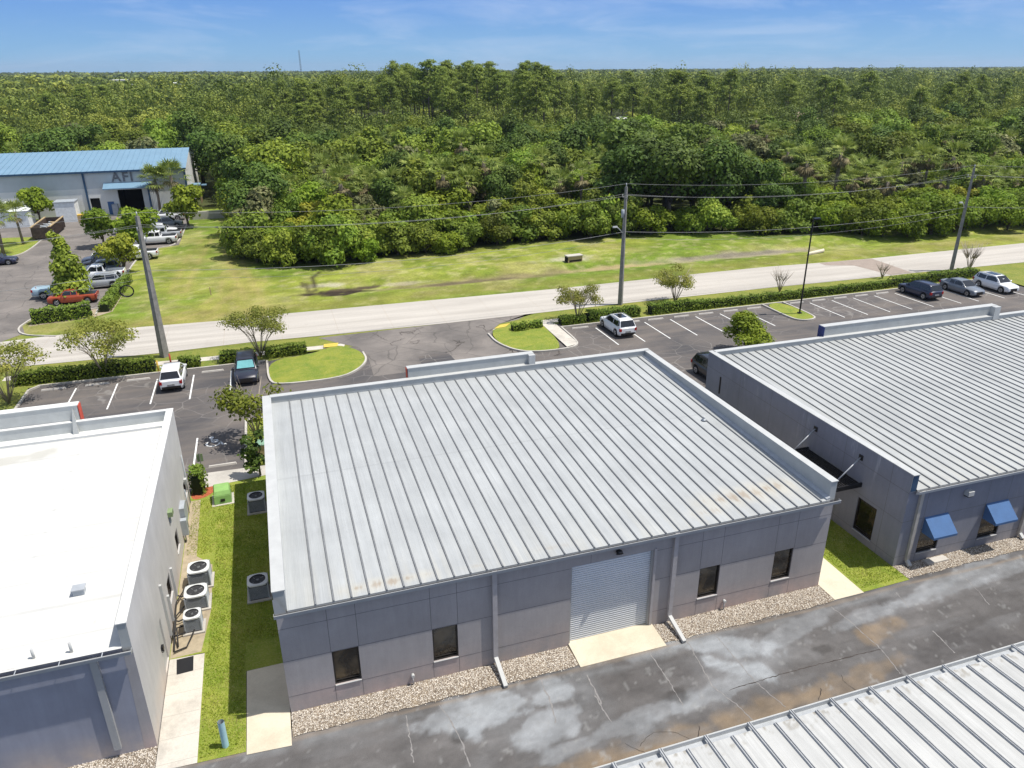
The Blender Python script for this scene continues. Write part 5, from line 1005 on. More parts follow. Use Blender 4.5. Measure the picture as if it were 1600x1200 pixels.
for k, (u, v, w) in enumerate(((212, 229, 9), (232, 225, 8), (252, 229, 10), (262, 235, 7))):
    gx, gy = G(u, v, 2); t_ = empty('box_trailer', (gx, gy, 0), 0, '%s of the four white trailers parked behind the blue roof' % ['leftmost', 'second from the left', 'third from the left', 'rightmost'][k], 'trailer', 'white trailers behind the blue roof'); mb = MB(); mb.box(-w/2, w/2, -1.2, 1.2, 1, 3.6, 'tank_white' if k != 1 else 'paint_sky'); mb.build('box', t_)
    for s in (-1, 1): mb = MB(); mb.tube([(s*w*.3, -1.2, .5), (s*w*.3, 1.2, .5)], .5, 'tyre_rubber', 12); mb.build('wheel', t_)

# ------------------------------------------------------------------ poles and wires
PO = [(-10.0, 67.75), (34.45, 68.95), (79.0, 68.75)]
PL = ['leaning grey utility pole beside the left parking lot', 'grey utility pole with a street lamp arm behind the white crossover', 'rightmost grey utility pole, beside a leafless bush']
poles = []
for k, (x, y) in enumerate(PO):
    o = empty('utility_pole', (x, y, 0), 0, PL[k], 'utility pole', 'utility poles along the road'); m = MB(); h = 12.2
    m.tube([(0, 0, -.1), (0, 0, 6), (0, 0, h)], [.30, .235, .16], 'pole_wood', 4, smooth=False) if k != 0 else m.tube([(0, 0, -.1), (0, 0, 6), (0, 0, h)], [.40, .29, .18], 'pole_wood', 4, smooth=False)
    m.build('post', o)
    m = MB(); m.tube([(0, 0, h), (0, 0, h+.35)], .05, 'galvanised', 6); m.bar((-.1, -.55, h-1.05), (-.1, .55, h-1.05), .09, .09, 'pole_wood')
    m.build('crossarm', o)
    for yy in (-.5, .5): q = MB(); q.tube([(-.1, yy, h-1.0), (-.1, yy, h-.8)], [.05, .03], 'coping_white', 8); q.build('insulator', o)
    if k in (1, 2):
        a = MB(); a.tube([(-.1, 0, h-4.6), (-.9, -.25, h-3.9)], .04, 'galvanised', 6); a.build('lamp_arm', o); a = MB(); a.hexa([(-1.45, -.42, h-3.92), (-.85, -.3, h-3.95), (-.85, -.1, h-3.95), (-1.45, -.22, h-3.92), (-1.4, -.40, h-3.78), (-.9, -.28, h-3.80), (-.9, -.12, h-3.80), (-1.4, -.24, h-3.78)], 'coping_white'); a.build('lamp_head', o)
    if k == 1: a = MB(); a.tube([(-.28, -.1, h-3.0), (-.28, -.1, h-2.2)], .16, 'meter_grey', 10); a.build('cut_out', o)
ENDS = [(-54.5, 66.6)]+PO+[(123.5, 68.6)]
HW = [('top ground wire', 12.5, 0, .9), ('front power wire of the upper pair', 11.42, -.5, 1.0), ('rear power wire of the upper pair', 11.42, .5, 1.25), ('thick communication cable', 7.75, -.15, 1.0), ('lowest thin cable', 7.05, .1, 1.2)]
for i in range(4):
    (xa, ya), (xb, yb) = ENDS[i], ENDS[i+1]
    for nm, z, dy, sag in HW:
        if nm.startswith('lowest') and i == 3: continue
        pts = []
        for k in range(25):
            t = k/24; pts.append((lerp(xa, xb, t), lerp(ya, yb, t)+dy, z-4*sag*t*(1-t)))
        m = MB(); m.tube(pts, .012 if not nm.startswith('thick') else .018, 'wire_metal', 5, cap=False)
        seg = ['left of the leaning left pole', 'between the left and the middle pole', 'between the middle and the right pole', 'right of the right pole'][i]
        tag(m.build('overhead_wire', fix=False), nm+' spanning '+seg, 'wire', 'overhead wires along the road')
cx, cy, cz = -11.9, 67.7, 6.1; m = MB(); m.tube([(cx+1.0*.55*math.cos(a), cy, cz+1.0*.5*math.sin(a)) for a in np.linspace(0, 2*PI, 25)], .032, 'black_metal', 6, cap=False); m.tube([(cx+.5*math.cos(a), cy+.05, cz+.45*math.sin(a)) for a in np.linspace(0, 2*PI, 25)], .04, 'black_metal', 6, cap=False); m.tube([(cx-.45, cy, cz+.2), (cx-.4, cy, 7.7)], .012, 'black_metal', 5)
tag(m.build('cable_coil'), 'black coil of spare cable hanging from the wires left of the leaning pole', 'cable coil')
Lp = empty('parking_lamp', (50.05, 59.9, .12), 0, 'tall slim black lamp pole on the small grass island of the right lot', 'lamp pole'); m = MB(); m.tube([(0, 0, 0), (0, 0, 9.5)], [.11, .085], 'black_metal', 4, smooth=False); m.build('post', Lp); m = MB(); m.box(.02, .75, -.16, .16, 9.42, 9.56, 'black_metal'); m.build('lamp_head', Lp); m = MB(); m.box(-.17, .17, -.17, .17, 0, .12, 'black_metal'); m.build('base', Lp)
# distant radio mast
gx, gy = 23.0, 0; d = 2600; u = (522-800)/FPX; dv = RX*u+FX; dv = dv/np.hypot(dv[0], dv[1]); m = MB(); bx, by = dv[0]*d, dv[1]*d
for k in range(3): a = 2*PI*k/3; m.tube([(bx+2.2*math.cos(a), by+2.2*math.sin(a), 0), (bx+1.6*math.cos(a), by+1.6*math.sin(a), 82)], .45, 'black_metal', 4)
for z in range(6, 80, 7): m.box(bx-2, bx+2, by-2, by+2, z, z+.8, 'black_metal')
tag(m.build('radio_mast'), 'thin lattice radio mast rising above the horizon, left of centre', 'mast')

# ------------------------------------------------------------------ vegetation
RG = np.random.default_rng(11)
def quads(c, n, s, rg, asp=1.5):
    "diamond leaf clumps at c with normals n and sizes s"
    k = len(c); r = rg.normal(size=(k, 3)); t = np.cross(n, r); t /= np.linalg.norm(t, axis=1, keepdims=True)+1e-9; b = np.cross(n, t); s = s[:, None]
    return np.stack([c-t*s*asp, c-b*s, c+t*s*asp, c+b*s], 1)
def crown(rg, lobes, n, size, flat=.35, inner=.55, up=.35):
    "leaf quads spread through the shells of ellipsoid lobes (x,y,z,rx,ry,rz)"
    L = np.array(lobes, float); vol = (L[:, 3]*L[:, 4]*L[:, 5])**.667; idx = rg.choice(len(L), n, p=vol/vol.sum())
    d = rg.normal(size=(n, 3)); d /= np.linalg.norm(d, axis=1, keepdims=True); d[:, 2] = np.where((d[:, 2] < -.3) & (rg.random(n) < .6), -d[:, 2], d[:, 2])
    rr = inner+(1-inner)*rg.random(n)**.55; rr *= 1+.10*rg.normal(size=n)
    c = L[idx, :3]+d*L[idx, 3:6]*rr[:, None]
    nn = d+rg.normal(size=(n, 3))*.40+np.array([0, 0, up]); nn /= np.linalg.norm(nn, axis=1, keepdims=True)
    s = size*rg.uniform(.55, 1.25, n)
    tint = np.clip(.45*rg.random(n)+.55*vnoise(c[:, 0]*1.1+50, c[:, 1]*1.1+c[:, 2]*.9+50, 5), 0, 1)
    return quads(c, nn, s, rg), tint
def leafmesh(name, Q, tint, mat, mi=None):
    Q = np.concatenate(Q) if isinstance(Q, list) else Q; tint = np.concatenate(tint) if isinstance(tint, list) else tint
    return npmesh(name, Q.reshape(-1, 3), np.arange(len(Q)*4).reshape(-1, 4), mat, tint, mi)
def meshobj(name, me, parent=None):
    o = bpy.data.objects.new(name, me); C.objects.link(o)
    if parent: o.parent = parent
    return o
def limbs(rg, h0, spread, top, n, r, mat, rt=.16, multi=False):
    m = MB(); 
    if not multi: m.tube([(0, 0, -.1), (rg.normal()*.05, rg.normal()*.05, h0*.6), (rg.normal()*.1, rg.normal()*.1, h0)], [rt*1.25, rt, rt*.85], mat, 8)
    for k in range(n):
        a = 2*PI*k/n+rg.random()*.7; e = spread*(.45+.55*rg.random()); zt = top*(.75+.25*rg.random()); b = (0, 0, h0*(.8 if not multi else 0)); mid = (math.cos(a)*e*.42, math.sin(a)*e*.42, b[2]+(zt-b[2])*.55); end = (math.cos(a)*e, math.sin(a)*e, zt)
        m.tube([b, mid, end], [r, r*.65, r*.25], mat, 6)
        for j in range(3):
            a2 = a+rg.normal()*.7; q = (mid[0]+math.cos(a2)*spread*.4, mid[1]+math.sin(a2)*spread*.4, mid[2]+(zt-mid[2])*(.4+.5*rg.random())); m.tube([mid, q], [r*.45, r*.12], mat, 5)
    return m
def randlobes(rg, n, R, zc, rz, lr, zl=None):
    L = []
    for k in range(n):
        a = 2*PI*k/n+rg.random(); e = R*math.sqrt(rg.random())*.75; q = lr*(.7+.6*rg.random()); L.append((math.cos(a)*e, math.sin(a)*e, zc+rg.uniform(-1, 1)*rz*(1-.5*e/R), q, q, q*.8))
    L.append((0, 0, zc, R*.6, R*.6, rz)); return L
PROTO = {}
def proto(key, name, Q, T, mat, trunk, mi=None):
    root = bpy.data.objects.new(name, None); root.empty_display_size = .3; cr_ = bpy.data.objects.new('crown', leafmesh('crown', Q, T, mat, mi)); cr_.parent = root
    tm = trunk.build('trunk'); C.objects.unlink(tm); tm.parent = root
    PROTO[key] = (root, [cr_, tm]); 
def plant(key, x, y, s=1., rz=None, label='', cat='tree', group=None, z=0., sx=1.):
    root, ch = PROTO[key]; o = root.copy(); C.objects.link(o); o.location = (x, y, z); o.rotation_euler = (0, 0, rz if rz is not None else random.random()*6.28); o.scale = (s*sx, s*sx, s)
    for c in ch: d = c.copy(); C.objects.link(d); d.parent = o
    return tag(o, label, cat, group)
def mk_broad(key, name, mat, R, h, n, size, seed, nl=9, bark='trunk_bark', low=.25):
    rg = np.random.default_rng(seed); zc = h*(.5+low*.5); rz = h*(1-low)*.42
    Q, T = crown(rg, randlobes(rg, nl, R, zc, rz, R*.42), n, size); proto(key, name, [Q], [T], mat, limbs(rg, h*low*1.2, R*.6, zc+rz*.3, 5, .11*R/3, bark, .16*R/3))
for k in range(4): mk_broad('oak%d' % k, 'oak_tree', 'leaf_oak', 4.2+.3*k, 9., 4200, .185, 20+k, 12)
for k in range(3): mk_broad('dark%d' % k, 'oak_tree', 'leaf_dark', 4.3, 10., 5200, .165, 30+k, 13)
for k in range(3): mk_broad('bright%d' % k, 'broadleaf_tree', 'leaf_bright', 3.2, 6.5, 3200, .165, 40+k, 10, low=.12)
for k in range(2): mk_broad('yellow%d' % k, 'broadleaf_tree', 'leaf_yellow', 3.0, 6.5, 1800, .21, 50+k, 8, low=.15)
for k in range(2): mk_broad('grey%d' % k, 'broadleaf_tree', 'leaf_grey', 3.2, 8., 1600, .22, 55+k, 8, low=.25)
for k in range(3): mk_broad('shrub%d' % k, 'shrub', 'leaf_bright', 2.6, 3.6, 3400, .13, 60+k, 11, low=.02)
for k in range(2): mk_broad('dshrub%d' % k, 'shrub', 'leaf_oak', 2.6, 3.8, 3400, .13, 66+k, 11, low=.02)
# pines: bare stem, needle tufts at the ends of high branches
for k in range(4):
    rg = np.random.default_rng(70+k); h = 19.; m = MB(); m.tube([(0, 0, -.2), (.1, .1, h*.5), (0, .2, h*.93)], [.28, .21, .08], 'trunk_bark', 8); Qs, Ts = [], []; n_ = 26
    for j in range(n_):
        t = j/n_; z = h*(.52+.44*t); a = j*2.4+rg.random(); e = (4.3*(1-t)**.55+.5)*(.5+.6*rg.random()); end = np.array([math.cos(a)*e, math.sin(a)*e, z+.5+rg.random()*1.0]); m.tube([(0, .1, z-.5), tuple(end)], [.05, .02], 'trunk_bark', 4)
        q, tt = crown(rg, [(*end, 1.7, 1.7, .85), (*(end*[.6, .6, 1]+[0, 0, .1]), 1.0, 1.0, .6)], 130, .19, inner=.2, up=.7); Qs.append(q); Ts.append(tt)
    q, tt = crown(rg, [(0, .2, h*.97, 1.5, 1.5, 1.0)], 150, .20, inner=.2); Qs.append(q); Ts.append(tt)
    proto('pine%d' % k, 'pine_tree', Qs, Ts, 'leaf_pine', m)
# fan palms with a skirt of dead leaves
def palm(key, h, seed, dead=14, live=26, R=1.5, mats=('leaf_palm', 'palm_dead')):
    rg = np.random.default_rng(seed); m = MB(); m.tube([(0, 0, -.1), (.1, .05, h*.5), (.05, .1, h)], [.24, .19, .2], 'palm_bark', 10); V = []; T = []; MI = []
    for j in range(live+dead):
        dd = j >= live; a = j*2.4+rg.random()*.5; el = rg.uniform(-.25, 1.25) if not dd else rg.uniform(-1.35, -.6); ro = R*(.65+.25*rg.random()) if not dd else R*.45
        d = np.array([math.cos(a)*math.cos(el), math.sin(a)*math.cos(el), math.sin(el)]); c0 = np.array([.05, .1, h]); c1 = c0+d*ro; c1[2] -= .12*ro
        side = np.cross(d, [0, 0, 1]); side /= np.linalg.norm(side)+1e-9; w_ = np.cross(side, d)
        V.append([c0-side*.02, c0+side*.02, c1+side*.02, c1-side*.02]); T.append(.9); MI.append(int(dd))
        for f in range(9):
            b = (f-4)/4*1.35; l = (R*.75)*(1-.25*abs(b)/1.35)*(1 if not dd else .8); dr = d*math.cos(b)+side*math.sin(b); tip = c1+dr*l; tip[2] -= .30*l*(.4+abs(b)*.4) ; n2 = np.cross(dr, w_); md = c1+dr*l*.5+w_*.05; wv = n2*.085
            V.append([c1, md-wv, tip, md+wv]); T.append(rg.random()); MI.append(int(dd))
    proto(key, 'cabbage_palm', [np.array(V)], [np.array(T)], list(mats), m, np.array(MI))
for k in range(3): palm('palm%d' % k, 5.2+k*.9, 80+k, 22, 24, 1.75)
palm('greenpalm', 5.6, 85, 4, 38, 2.1)

# ornamental trees near the buildings
def mk_myrtle(key, R, h, n, size, seed, mat='leaf_myrtle', bare=0, stems=5):
    rg = np.random.default_rng(seed); L = []
    for k in range(16): a = rg.random()*6.28; e = R*math.sqrt(rg.random())*.85; L.append((math.cos(a)*e, math.sin(a)*e, h*(.52+.34*rg.random()-.08*e/R), R*.36, R*.36, h*.12))
    Q, T = crown(rg, L, n, size, inner=.15); m = limbs(rg, .1, R*.8, h*.86, stems, .055, 'trunk_pale', multi=True); m2 = limbs(rg, .1, R*.95, h*.92, 9, .028, 'trunk_pale', multi=True); 
    for a_ in ('v', 'f', 'mi', 'sm'): pass
    off = len(m.v); m.v += m2.v; m.f += [tuple(i+off for i in f) for f in m2.f]; m.mi += m2.mi; m.sm += m2.sm
    proto(key, 'crape_myrtle', [Q], [T], mat, m)
mk_myrtle('cm', 3.0, 4.9, 5200, .062, 101); mk_myrtle('cm2', 2.4, 4.5, 4200, .06, 103); mk_myrtle('sparse', 2.3, 4.2, 1500, .085, 105, 'leaf_oak')
mk_broad('bushy', 'shade_tree', 'leaf_bright', 2.5, 4.6, 5200, .11, 107, 12, low=.2); mk_broad('round', 'shade_tree', 'leaf_bright', 2.6, 5.4, 2600, .17, 108, 10, low=.22); mk_broad('round2', 'shade_tree', 'leaf_yellow', 2.9, 6.2, 2600, .17, 109, 10, low=.2)
rg = np.random.default_rng(111); L = [(rg.normal()*.3, rg.normal()*.3, 1.2+k*.62, 2.1*(1-k/11.5), 2.1*(1-k/11.5), .75) for k in range(10)]; Q, T = crown(rg, L, 3000, .16); proto('cone', 'conifer_tree', [Q], [T], 'leaf_oak', limbs(rg, 1.5, 1, 4, 4, .1, 'trunk_bark'))
rg = np.random.default_rng(112); Q, T = crown(rg, [(rg.normal()*.25, rg.normal()*.25, .8+k*.42, .62-.05*k, .62-.05*k, .4) for k in range(6)], 620, .10); proto('magnolia', 'magnolia_tree', [Q], [T], 'leaf_dark', limbs(rg, 1.2, .4, 2.4, 4, .05, 'trunk_bark', .06))
def bare(x, y, h, seed, label, dens=9):
    rg = np.random.default_rng(seed); o = empty('bare_shrub', (x, y, 0), 0, label, 'shrub'); m = MB()
    for k in range(dens):
        a = rg.random()*6.28; e = h*.45*(.3+rg.random()); mid = (math.cos(a)*e*.35, math.sin(a)*e*.35, h*.45); end = (math.cos(a)*e, math.sin(a)*e, h*(.8+.25*rg.random())); m.tube([(0, 0, 0), mid, end], [.05, .03, .012], 'trunk_pale', 5)
        for j in range(5): a2 = a+rg.normal()*1.1; m.tube([mid, (mid[0]+math.cos(a2)*h*.22, mid[1]+math.sin(a2)*h*.22, h*(.65+.35*rg.random()))], [.022, .008], 'trunk_pale', 4)
    m.build('branches', o); return o
random.seed(9)
plant('cm', -20.2, 60.6, 1.05, 1., 'pale crape myrtle cut by the left edge at the end of the left lot', 'tree'); plant('cm', -14.2, 64.5, 1.05, 2.6, 'crape myrtle spreading over the hedge, left of the leaning pole', 'tree'); plant('cm', -2.0, 65.0, .95, 4., 'golden crape myrtle just behind the dark crossover with the teal shade', 'tree')
plant('cm2', 28.0, 65.2, .95, .5, 'small crape myrtle behind the white crossover', 'tree'); plant('cm2', 40.1, 67.4, .98, 2., 'crape myrtle right of the middle utility pole', 'tree')
plant('sparse', -2.5, 48.8, 1.08, 1., 'half bare scraggly tree leaning over the accessible bay', 'tree'); plant('bushy', 38.6, 52.2, .74, 1., 'bright green bushy tree behind the slate warehouse parapet', 'tree', sx=1.22); plant('magnolia', -2.35, 43.2, .95, 1., 'small dark magnolia against the grey warehouse wall', 'tree')
bare(53.2, 67.4, 2.9, 1, 'leafless shrub in the verge just left of the black lamp pole'); bare(68.4, 68.6, 2.0, 2, 'small leafless twigs in the verge in front of the tan road patch', 7); bare(80.6, 67.7, 3.6, 3, 'leafless shrub just right of the right utility pole', 14)
plant('round', -36.0, 143.8, 1.05, 0, 'round yellow green tree behind the dumpster', 'tree'); plant('round', -22.6, 119.0, 1.0, 1, 'flat topped bright tree standing in the asphalt lot near the blue SUVs', 'tree'); plant('round', -17.2, 113.5, 1.15, 2, 'tree right behind the leaning pole tip, beside the pickups', 'tree'); plant('round2', -17.3, 100.2, .85, 2, 'small yellow green tree at the corner of the hedge beside the white pickup', 'tree')
plant('cone', -21.2, 90.5, 1.02, 0, 'pointed dark green tree between the red pickup and the silver SUV', 'tree'); plant('round', -12.0, 130.2, 1.25, 3, 'airy tree on the grass right of the cluster of pickups', 'tree')
plant('greenpalm', -17.4, 143.5, 1.08, 0, 'left one of the two palms in front of the blue roofed warehouse', 'palm'); plant('greenpalm', -14.6, 143.2, 1.18, 2, 'right and taller one of the two palms in front of the blue roofed warehouse', 'palm')
plant('greenpalm', -34.9, 118.0, .95, 0, 'nearer palm on the lawn at the far left edge', 'palm'); plant('greenpalm', -34.0, 124.5, .8, 2, 'farther palm on the lawn at the far left edge', 'palm')

# hedges: leaf boxes with a loose outline
def hedge(pts, w, h, label, n_per_m=320, mat='leaf_hedge', s=.06, name='hedge'):
    rg = np.random.default_rng(int(abs(pts[0][0]*13))+7); Q, T, MI = [], [], []
    for a, b in zip(pts[:-1], pts[1:]):
        L = math.dist(a, b); n = int(L*n_per_m); t = rg.random(n); f = rg.random(n); d = np.array([(b[0]-a[0])/L, (b[1]-a[1])/L, 0]); sd = np.array([-d[1], d[0], 0]); wv = .85+.25*vnoise(t*L*1.3+a[0], t*0+3., 4); hv = h*(.82+.3*vnoise(t*L*1.6+a[0]*2, t*0+9., 8))
        c = np.zeros((n, 3)); nn = np.zeros((n, 3)); top = f < .42; lf = (f >= .42) & (f < .72); rt = f >= .72; u = rg.random(n)
        off = np.where(top, (u*2-1)*w/2*.95, np.where(lf, -w/2, w/2))*wv; z = np.where(top, hv, u*hv*.97+.03); off = off*(1-.18*(z > hv*.85))
        c = np.array([a[0], a[1], 0])+d*(t*L)[:, None]+sd*off[:, None]; c[:, 2] = z; c += rg.normal(size=(n, 3))*.05
        nn = np.where(top[:, None], [0, 0, 1], np.where(lf[:, None], -sd, sd))+rg.normal(size=(n, 3))*.45; nn /= np.linalg.norm(nn, axis=1, keepdims=True)
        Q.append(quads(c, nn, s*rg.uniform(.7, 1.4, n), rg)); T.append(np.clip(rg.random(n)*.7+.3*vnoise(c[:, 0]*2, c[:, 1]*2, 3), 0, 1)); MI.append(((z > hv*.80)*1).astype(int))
        # inner stems
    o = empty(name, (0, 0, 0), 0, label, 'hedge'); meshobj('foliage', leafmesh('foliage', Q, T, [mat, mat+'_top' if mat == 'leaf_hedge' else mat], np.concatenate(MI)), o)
    m = MB(); 
    for a, b in zip(pts[:-1], pts[1:]):
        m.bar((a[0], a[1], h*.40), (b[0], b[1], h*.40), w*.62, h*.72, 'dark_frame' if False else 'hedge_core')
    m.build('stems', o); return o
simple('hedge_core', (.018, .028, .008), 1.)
hedge([(-20.8, 64.75), (-15.5, 64.7), (-10.4, 64.55)], 1.15, 1.05, 'long clipped hedge in front of the crape myrtle, left part of the left lot')
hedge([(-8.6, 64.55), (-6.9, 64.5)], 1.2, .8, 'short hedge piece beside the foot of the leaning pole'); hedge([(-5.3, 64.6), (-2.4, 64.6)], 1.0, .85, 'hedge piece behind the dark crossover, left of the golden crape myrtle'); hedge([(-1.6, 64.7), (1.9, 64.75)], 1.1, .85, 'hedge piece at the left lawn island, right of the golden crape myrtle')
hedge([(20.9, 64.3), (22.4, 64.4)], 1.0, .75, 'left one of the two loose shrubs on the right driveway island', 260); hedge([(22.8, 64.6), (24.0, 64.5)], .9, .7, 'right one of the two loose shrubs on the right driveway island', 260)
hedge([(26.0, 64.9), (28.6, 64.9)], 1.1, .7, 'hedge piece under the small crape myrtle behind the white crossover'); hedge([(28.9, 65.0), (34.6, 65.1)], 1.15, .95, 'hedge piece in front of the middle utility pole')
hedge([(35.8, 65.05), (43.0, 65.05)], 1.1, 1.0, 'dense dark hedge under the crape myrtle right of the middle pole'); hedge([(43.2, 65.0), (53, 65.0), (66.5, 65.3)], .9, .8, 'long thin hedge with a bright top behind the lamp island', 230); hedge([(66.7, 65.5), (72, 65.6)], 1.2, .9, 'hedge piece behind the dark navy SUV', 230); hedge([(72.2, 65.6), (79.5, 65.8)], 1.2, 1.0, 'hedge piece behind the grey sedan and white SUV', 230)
hedge([(-23.4, 82.1), (-20.6, 82.5), (-18.2, 83.0)], 1.3, 1.5, 'tall dark clipped hedge in front of the orange red pickup'); hedge([(-17.2, 84.0), (-17.0, 90), (-16.6, 96.5)], 1.1, 1.0, 'clipped hedge running along the row of parked cars by the field'); hedge([(-5.9, 41.9), (-5.7, 42.6)], .75, 1.5, 'small clipped bush at the end of the pale wall', 700)

# near grass: short blades on the lawns close to the buildings
def blades(name, regs, label):
    rg = np.random.default_rng(8); P = []
    for (x0, x1, y0, y1, dn) in regs: n = int((x1-x0)*(y1-y0)*dn); P.append(np.stack([rg.uniform(x0, x1, n), rg.uniform(y0, y1, n), np.zeros(n)], 1))
    P = np.concatenate(P); n = len(P); a = rg.random(n)*6.28; h = rg.uniform(.03, .075, n)*(.6+.8*vnoise(P[:, 0]*1.5, P[:, 1]*1.5, 3)); w = rg.uniform(.012, .022, n); l = rg.normal(size=(n, 2))*.03
    dx, dy = np.cos(a)*w, np.sin(a)*w; z = P[:, 2]+.012
    V = np.stack([np.stack([P[:, 0]-dx, P[:, 1]-dy, z], 1), np.stack([P[:, 0]+dx, P[:, 1]+dy, z], 1), np.stack([P[:, 0]+dx*.4+l[:, 0], P[:, 1]+dy*.4+l[:, 1], z+h], 1), np.stack([P[:, 0]-dx*.4+l[:, 0], P[:, 1]-dy*.4+l[:, 1], z+h], 1)], 1)
    T = np.clip(.35*rg.random(n)+.9*(.55*vnoise(P[:, 0]*1.1, P[:, 1]*1.1, 6)+.45*vnoise(P[:, 0]*3.3, P[:, 1]*3.3, 16))-.08, 0, 1); o = meshobj(name, leafmesh(name, V, T, 'grass_blade')); tag(o, label, 'grass', kind='stuff')
leafmat('grass_blade', (.14, .235, .02), (.33, .40, .045), (.62, .56, .22), .4, 0)
blades('grass_blades', [(-4.8, -3.2, 22.3, 28, 420), (-4.7, -1.6, 28, 42.5, 420), (-6.1, -4.7, 35.6, 41.2, 300), (24.9, 27.5, 22.6, 36, 380)], 'short green grass blades on the narrow lawns beside the buildings')

# ------------------------------------------------------------------ the wood
def edge_y(x):
    P = [(-200, 185), (-40, 180), (-13, 178), (-9.5, 163), (-6.2, 145), (-5.0, 118), (-4.5, 106.5), (-2.1, 97.5), (4, 94.5), (10, 94.2), (17, 97), (27, 98.8), (40, 100.5), (52, 99.2), (66, 95.5), (79, 91), (87, 85.5), (109, 84.6), (200, 86), (600, 90)]
    return float(np.interp(x, [p[0] for p in P], [p[1] for p in P]))
rw_ = random.Random(77)
LIMS = {}
def visible(x, y, m=6):
    u = np.array([x, y, 8-CAMH]); dpt = u@FX; px = 800+FPX*(u@RX)/dpt; return dpt > 0 and -m*FPX/dpt < px < 1600+m*FPX/dpt
def where(x, y):
    u = np.array([x, y, 4-CAMH]); px = 800+FPX*(u@RX)/(u@FX)
    z = ['behind the blue roof', 'left of the pines', 'behind the big field', 'under the middle pines', 'left of the middle pole', 'right of the middle pole', 'behind the black lamp', 'left of the right pole', 'at the right edge']; i = min(8, max(0, int(px/178))); return z[i]
def depth(x, y):
    d = y-edge_y(x); return 'in front rank' if d < 14 else 'in second rank' if d < 40 else 'deep' if d < 90 else 'far back'
WP = []
def put(kind, x, y, s, nm, sx=1.):
    keys = [k for k in PROTO if k.rstrip('0123456789') == kind]; LIMS[nm] = LIMS.get(nm, 0)+1
    if LIMS[nm] > 290: return False
    cat = {'pine': 'pine', 'palm': 'palm', 'shrub': 'shrub', 'dshrub': 'shrub'}.get(kind, 'tree'); desc = {'oak': 'green rounded tree', 'dark': 'dark dense tree', 'bright': 'bright leafy tree', 'yellow': 'yellowish airy tree', 'grey': 'greyish thin tree', 'pine': 'tall pine', 'palm': 'skirted palm', 'shrub': 'bright round shrub', 'dshrub': 'dark round shrub'}[kind]
    plant(rw_.choice(keys), x, y, s, rw_.random()*6.28, '%s %s of the wood %s' % (desc, depth(x, y), where(x, y)), cat, 'trees and shrubs of the wood', sx=sx); WP.append((x, y)); return True
def fill(rows, step, xr, chooser, jit=.35):
    y0_, y1_ = rows; d = y0_
    while d < y1_:
        x = xr[0]+rw_.random()*step
        while x < xr[1]:
            xx = x+rw_.uniform(-jit, jit)*step; yy = edge_y(xx)+d+rw_.uniform(-jit, jit)*step
            if visible(xx, yy): chooser(xx, yy, d)
            x += step
        d += step*.9
for u_, v_ in [(533, 283), (572, 270), (610, 270), (692, 283), (682, 250), (730, 292), (587, 215), (784, 188), (835, 203), (960, 270), (910, 272), (847, 252), (1015, 235), (1313, 248), (1358, 254), (1389, 270), (1330, 288), (1470, 279), (1487, 220), (1487, 254), (1327, 344), (1594, 270), (650, 262), (755, 262), (1410, 250), (1260, 262), (505, 262), (1540, 262), (870, 225), (720, 232), (640, 225), (1440, 240), (1560, 290)]:
    zt_ = 8.8
    while zt_ > 1.2 and G(u_, v_, zt_)[1] < edge_y(G(u_, v_, zt_)[0])+(11 if v_ < 320 else 4): zt_ -= .2
    gx, gy = G(u_, v_, zt_); put('palm', gx, gy, max(zt_, 2.6)/6.3, 'palm')
# front rank: rounded shrubs down to the grass
def ch_front(x, y, d):
    big = 50 < x < 70
    if big and d > 3: return
    if x > 78: put('shrub', x, y, rw_.uniform(.95, 1.4), 'shrub')
    elif rw_.random() < .22 and d > 4: put(rw_.choice(['oak', 'dark', 'bright', 'grey', 'yellow']), x, y, rw_.uniform(.55, .85), 'bright')
    else: put(rw_.choice(['shrub', 'dshrub', 'dshrub']), x, y, rw_.uniform(.75, 1.5), 'shrub', rw_.uniform(.8, 1.15))
fill((2.2, 11), 3.6, (-6, 135), ch_front)
# big dark oaks right of the middle pole
for x, y, s in ((54, 107, 1.35), (60, 105, 1.45), (65.5, 103, 1.3), (57, 113, 1.5), (63, 112, 1.45), (69.5, 106, 1.2), (73, 108, 1.1), (76, 104, .95)): put('dark', x, y, s, 'oak')
for x, y, s in ((-12.5, 186, 1.5), (-8, 168, 1.3), (-4, 150, 1.25), (-1, 160, 1.35), (3, 140, 1.2), (-3.5, 137, 1.0), (4, 172, 1.4), (-4, 178, 1.4), (2, 125, 1.1), (-1, 113, 1.05)): put('dark' if rw_.random() < .7 else 'oak', x, y, s, 'oak')
def ch_mid(x, y, d):
    r = rw_.random()
    if 48 < x < 72 and d < 18: return
    if x > 75:
        if r < .30: put('shrub', x, y, rw_.uniform(1., 1.5), 'shrub')
        elif r < .47: put('bright', x, y, rw_.uniform(.6, .95), 'bright')
        elif r < .70: put('palm', x, y, rw_.uniform(.75, 1.15), 'palm')
        elif r < .80: put('grey', x, y, rw_.uniform(.6, .9), 'bright')
        elif r < .9: put('oak', x, y, rw_.uniform(.6, .85), 'oak')
        else: put('yellow', x, y, rw_.uniform(.6, .9), 'bright')
    else:
        if r < .26: put('oak', x, y, rw_.uniform(.7, 1.2), 'oak', rw_.uniform(.75, 1.1))
        elif r < .48: put('palm', x, y, rw_.uniform(.85, 1.3), 'palm')
        elif r < .72: put('bright', x, y, rw_.uniform(.8, 1.35), 'bright', rw_.uniform(.75, 1.1))
        elif r < .80: put('grey', x, y, rw_.uniform(.75, 1.05), 'bright')
        elif r < .88: put('yellow', x, y, rw_.uniform(.7, 1.), 'bright')
        else: put('dark', x, y, rw_.uniform(.7, 1.15), 'oak', rw_.uniform(.75, 1.1))
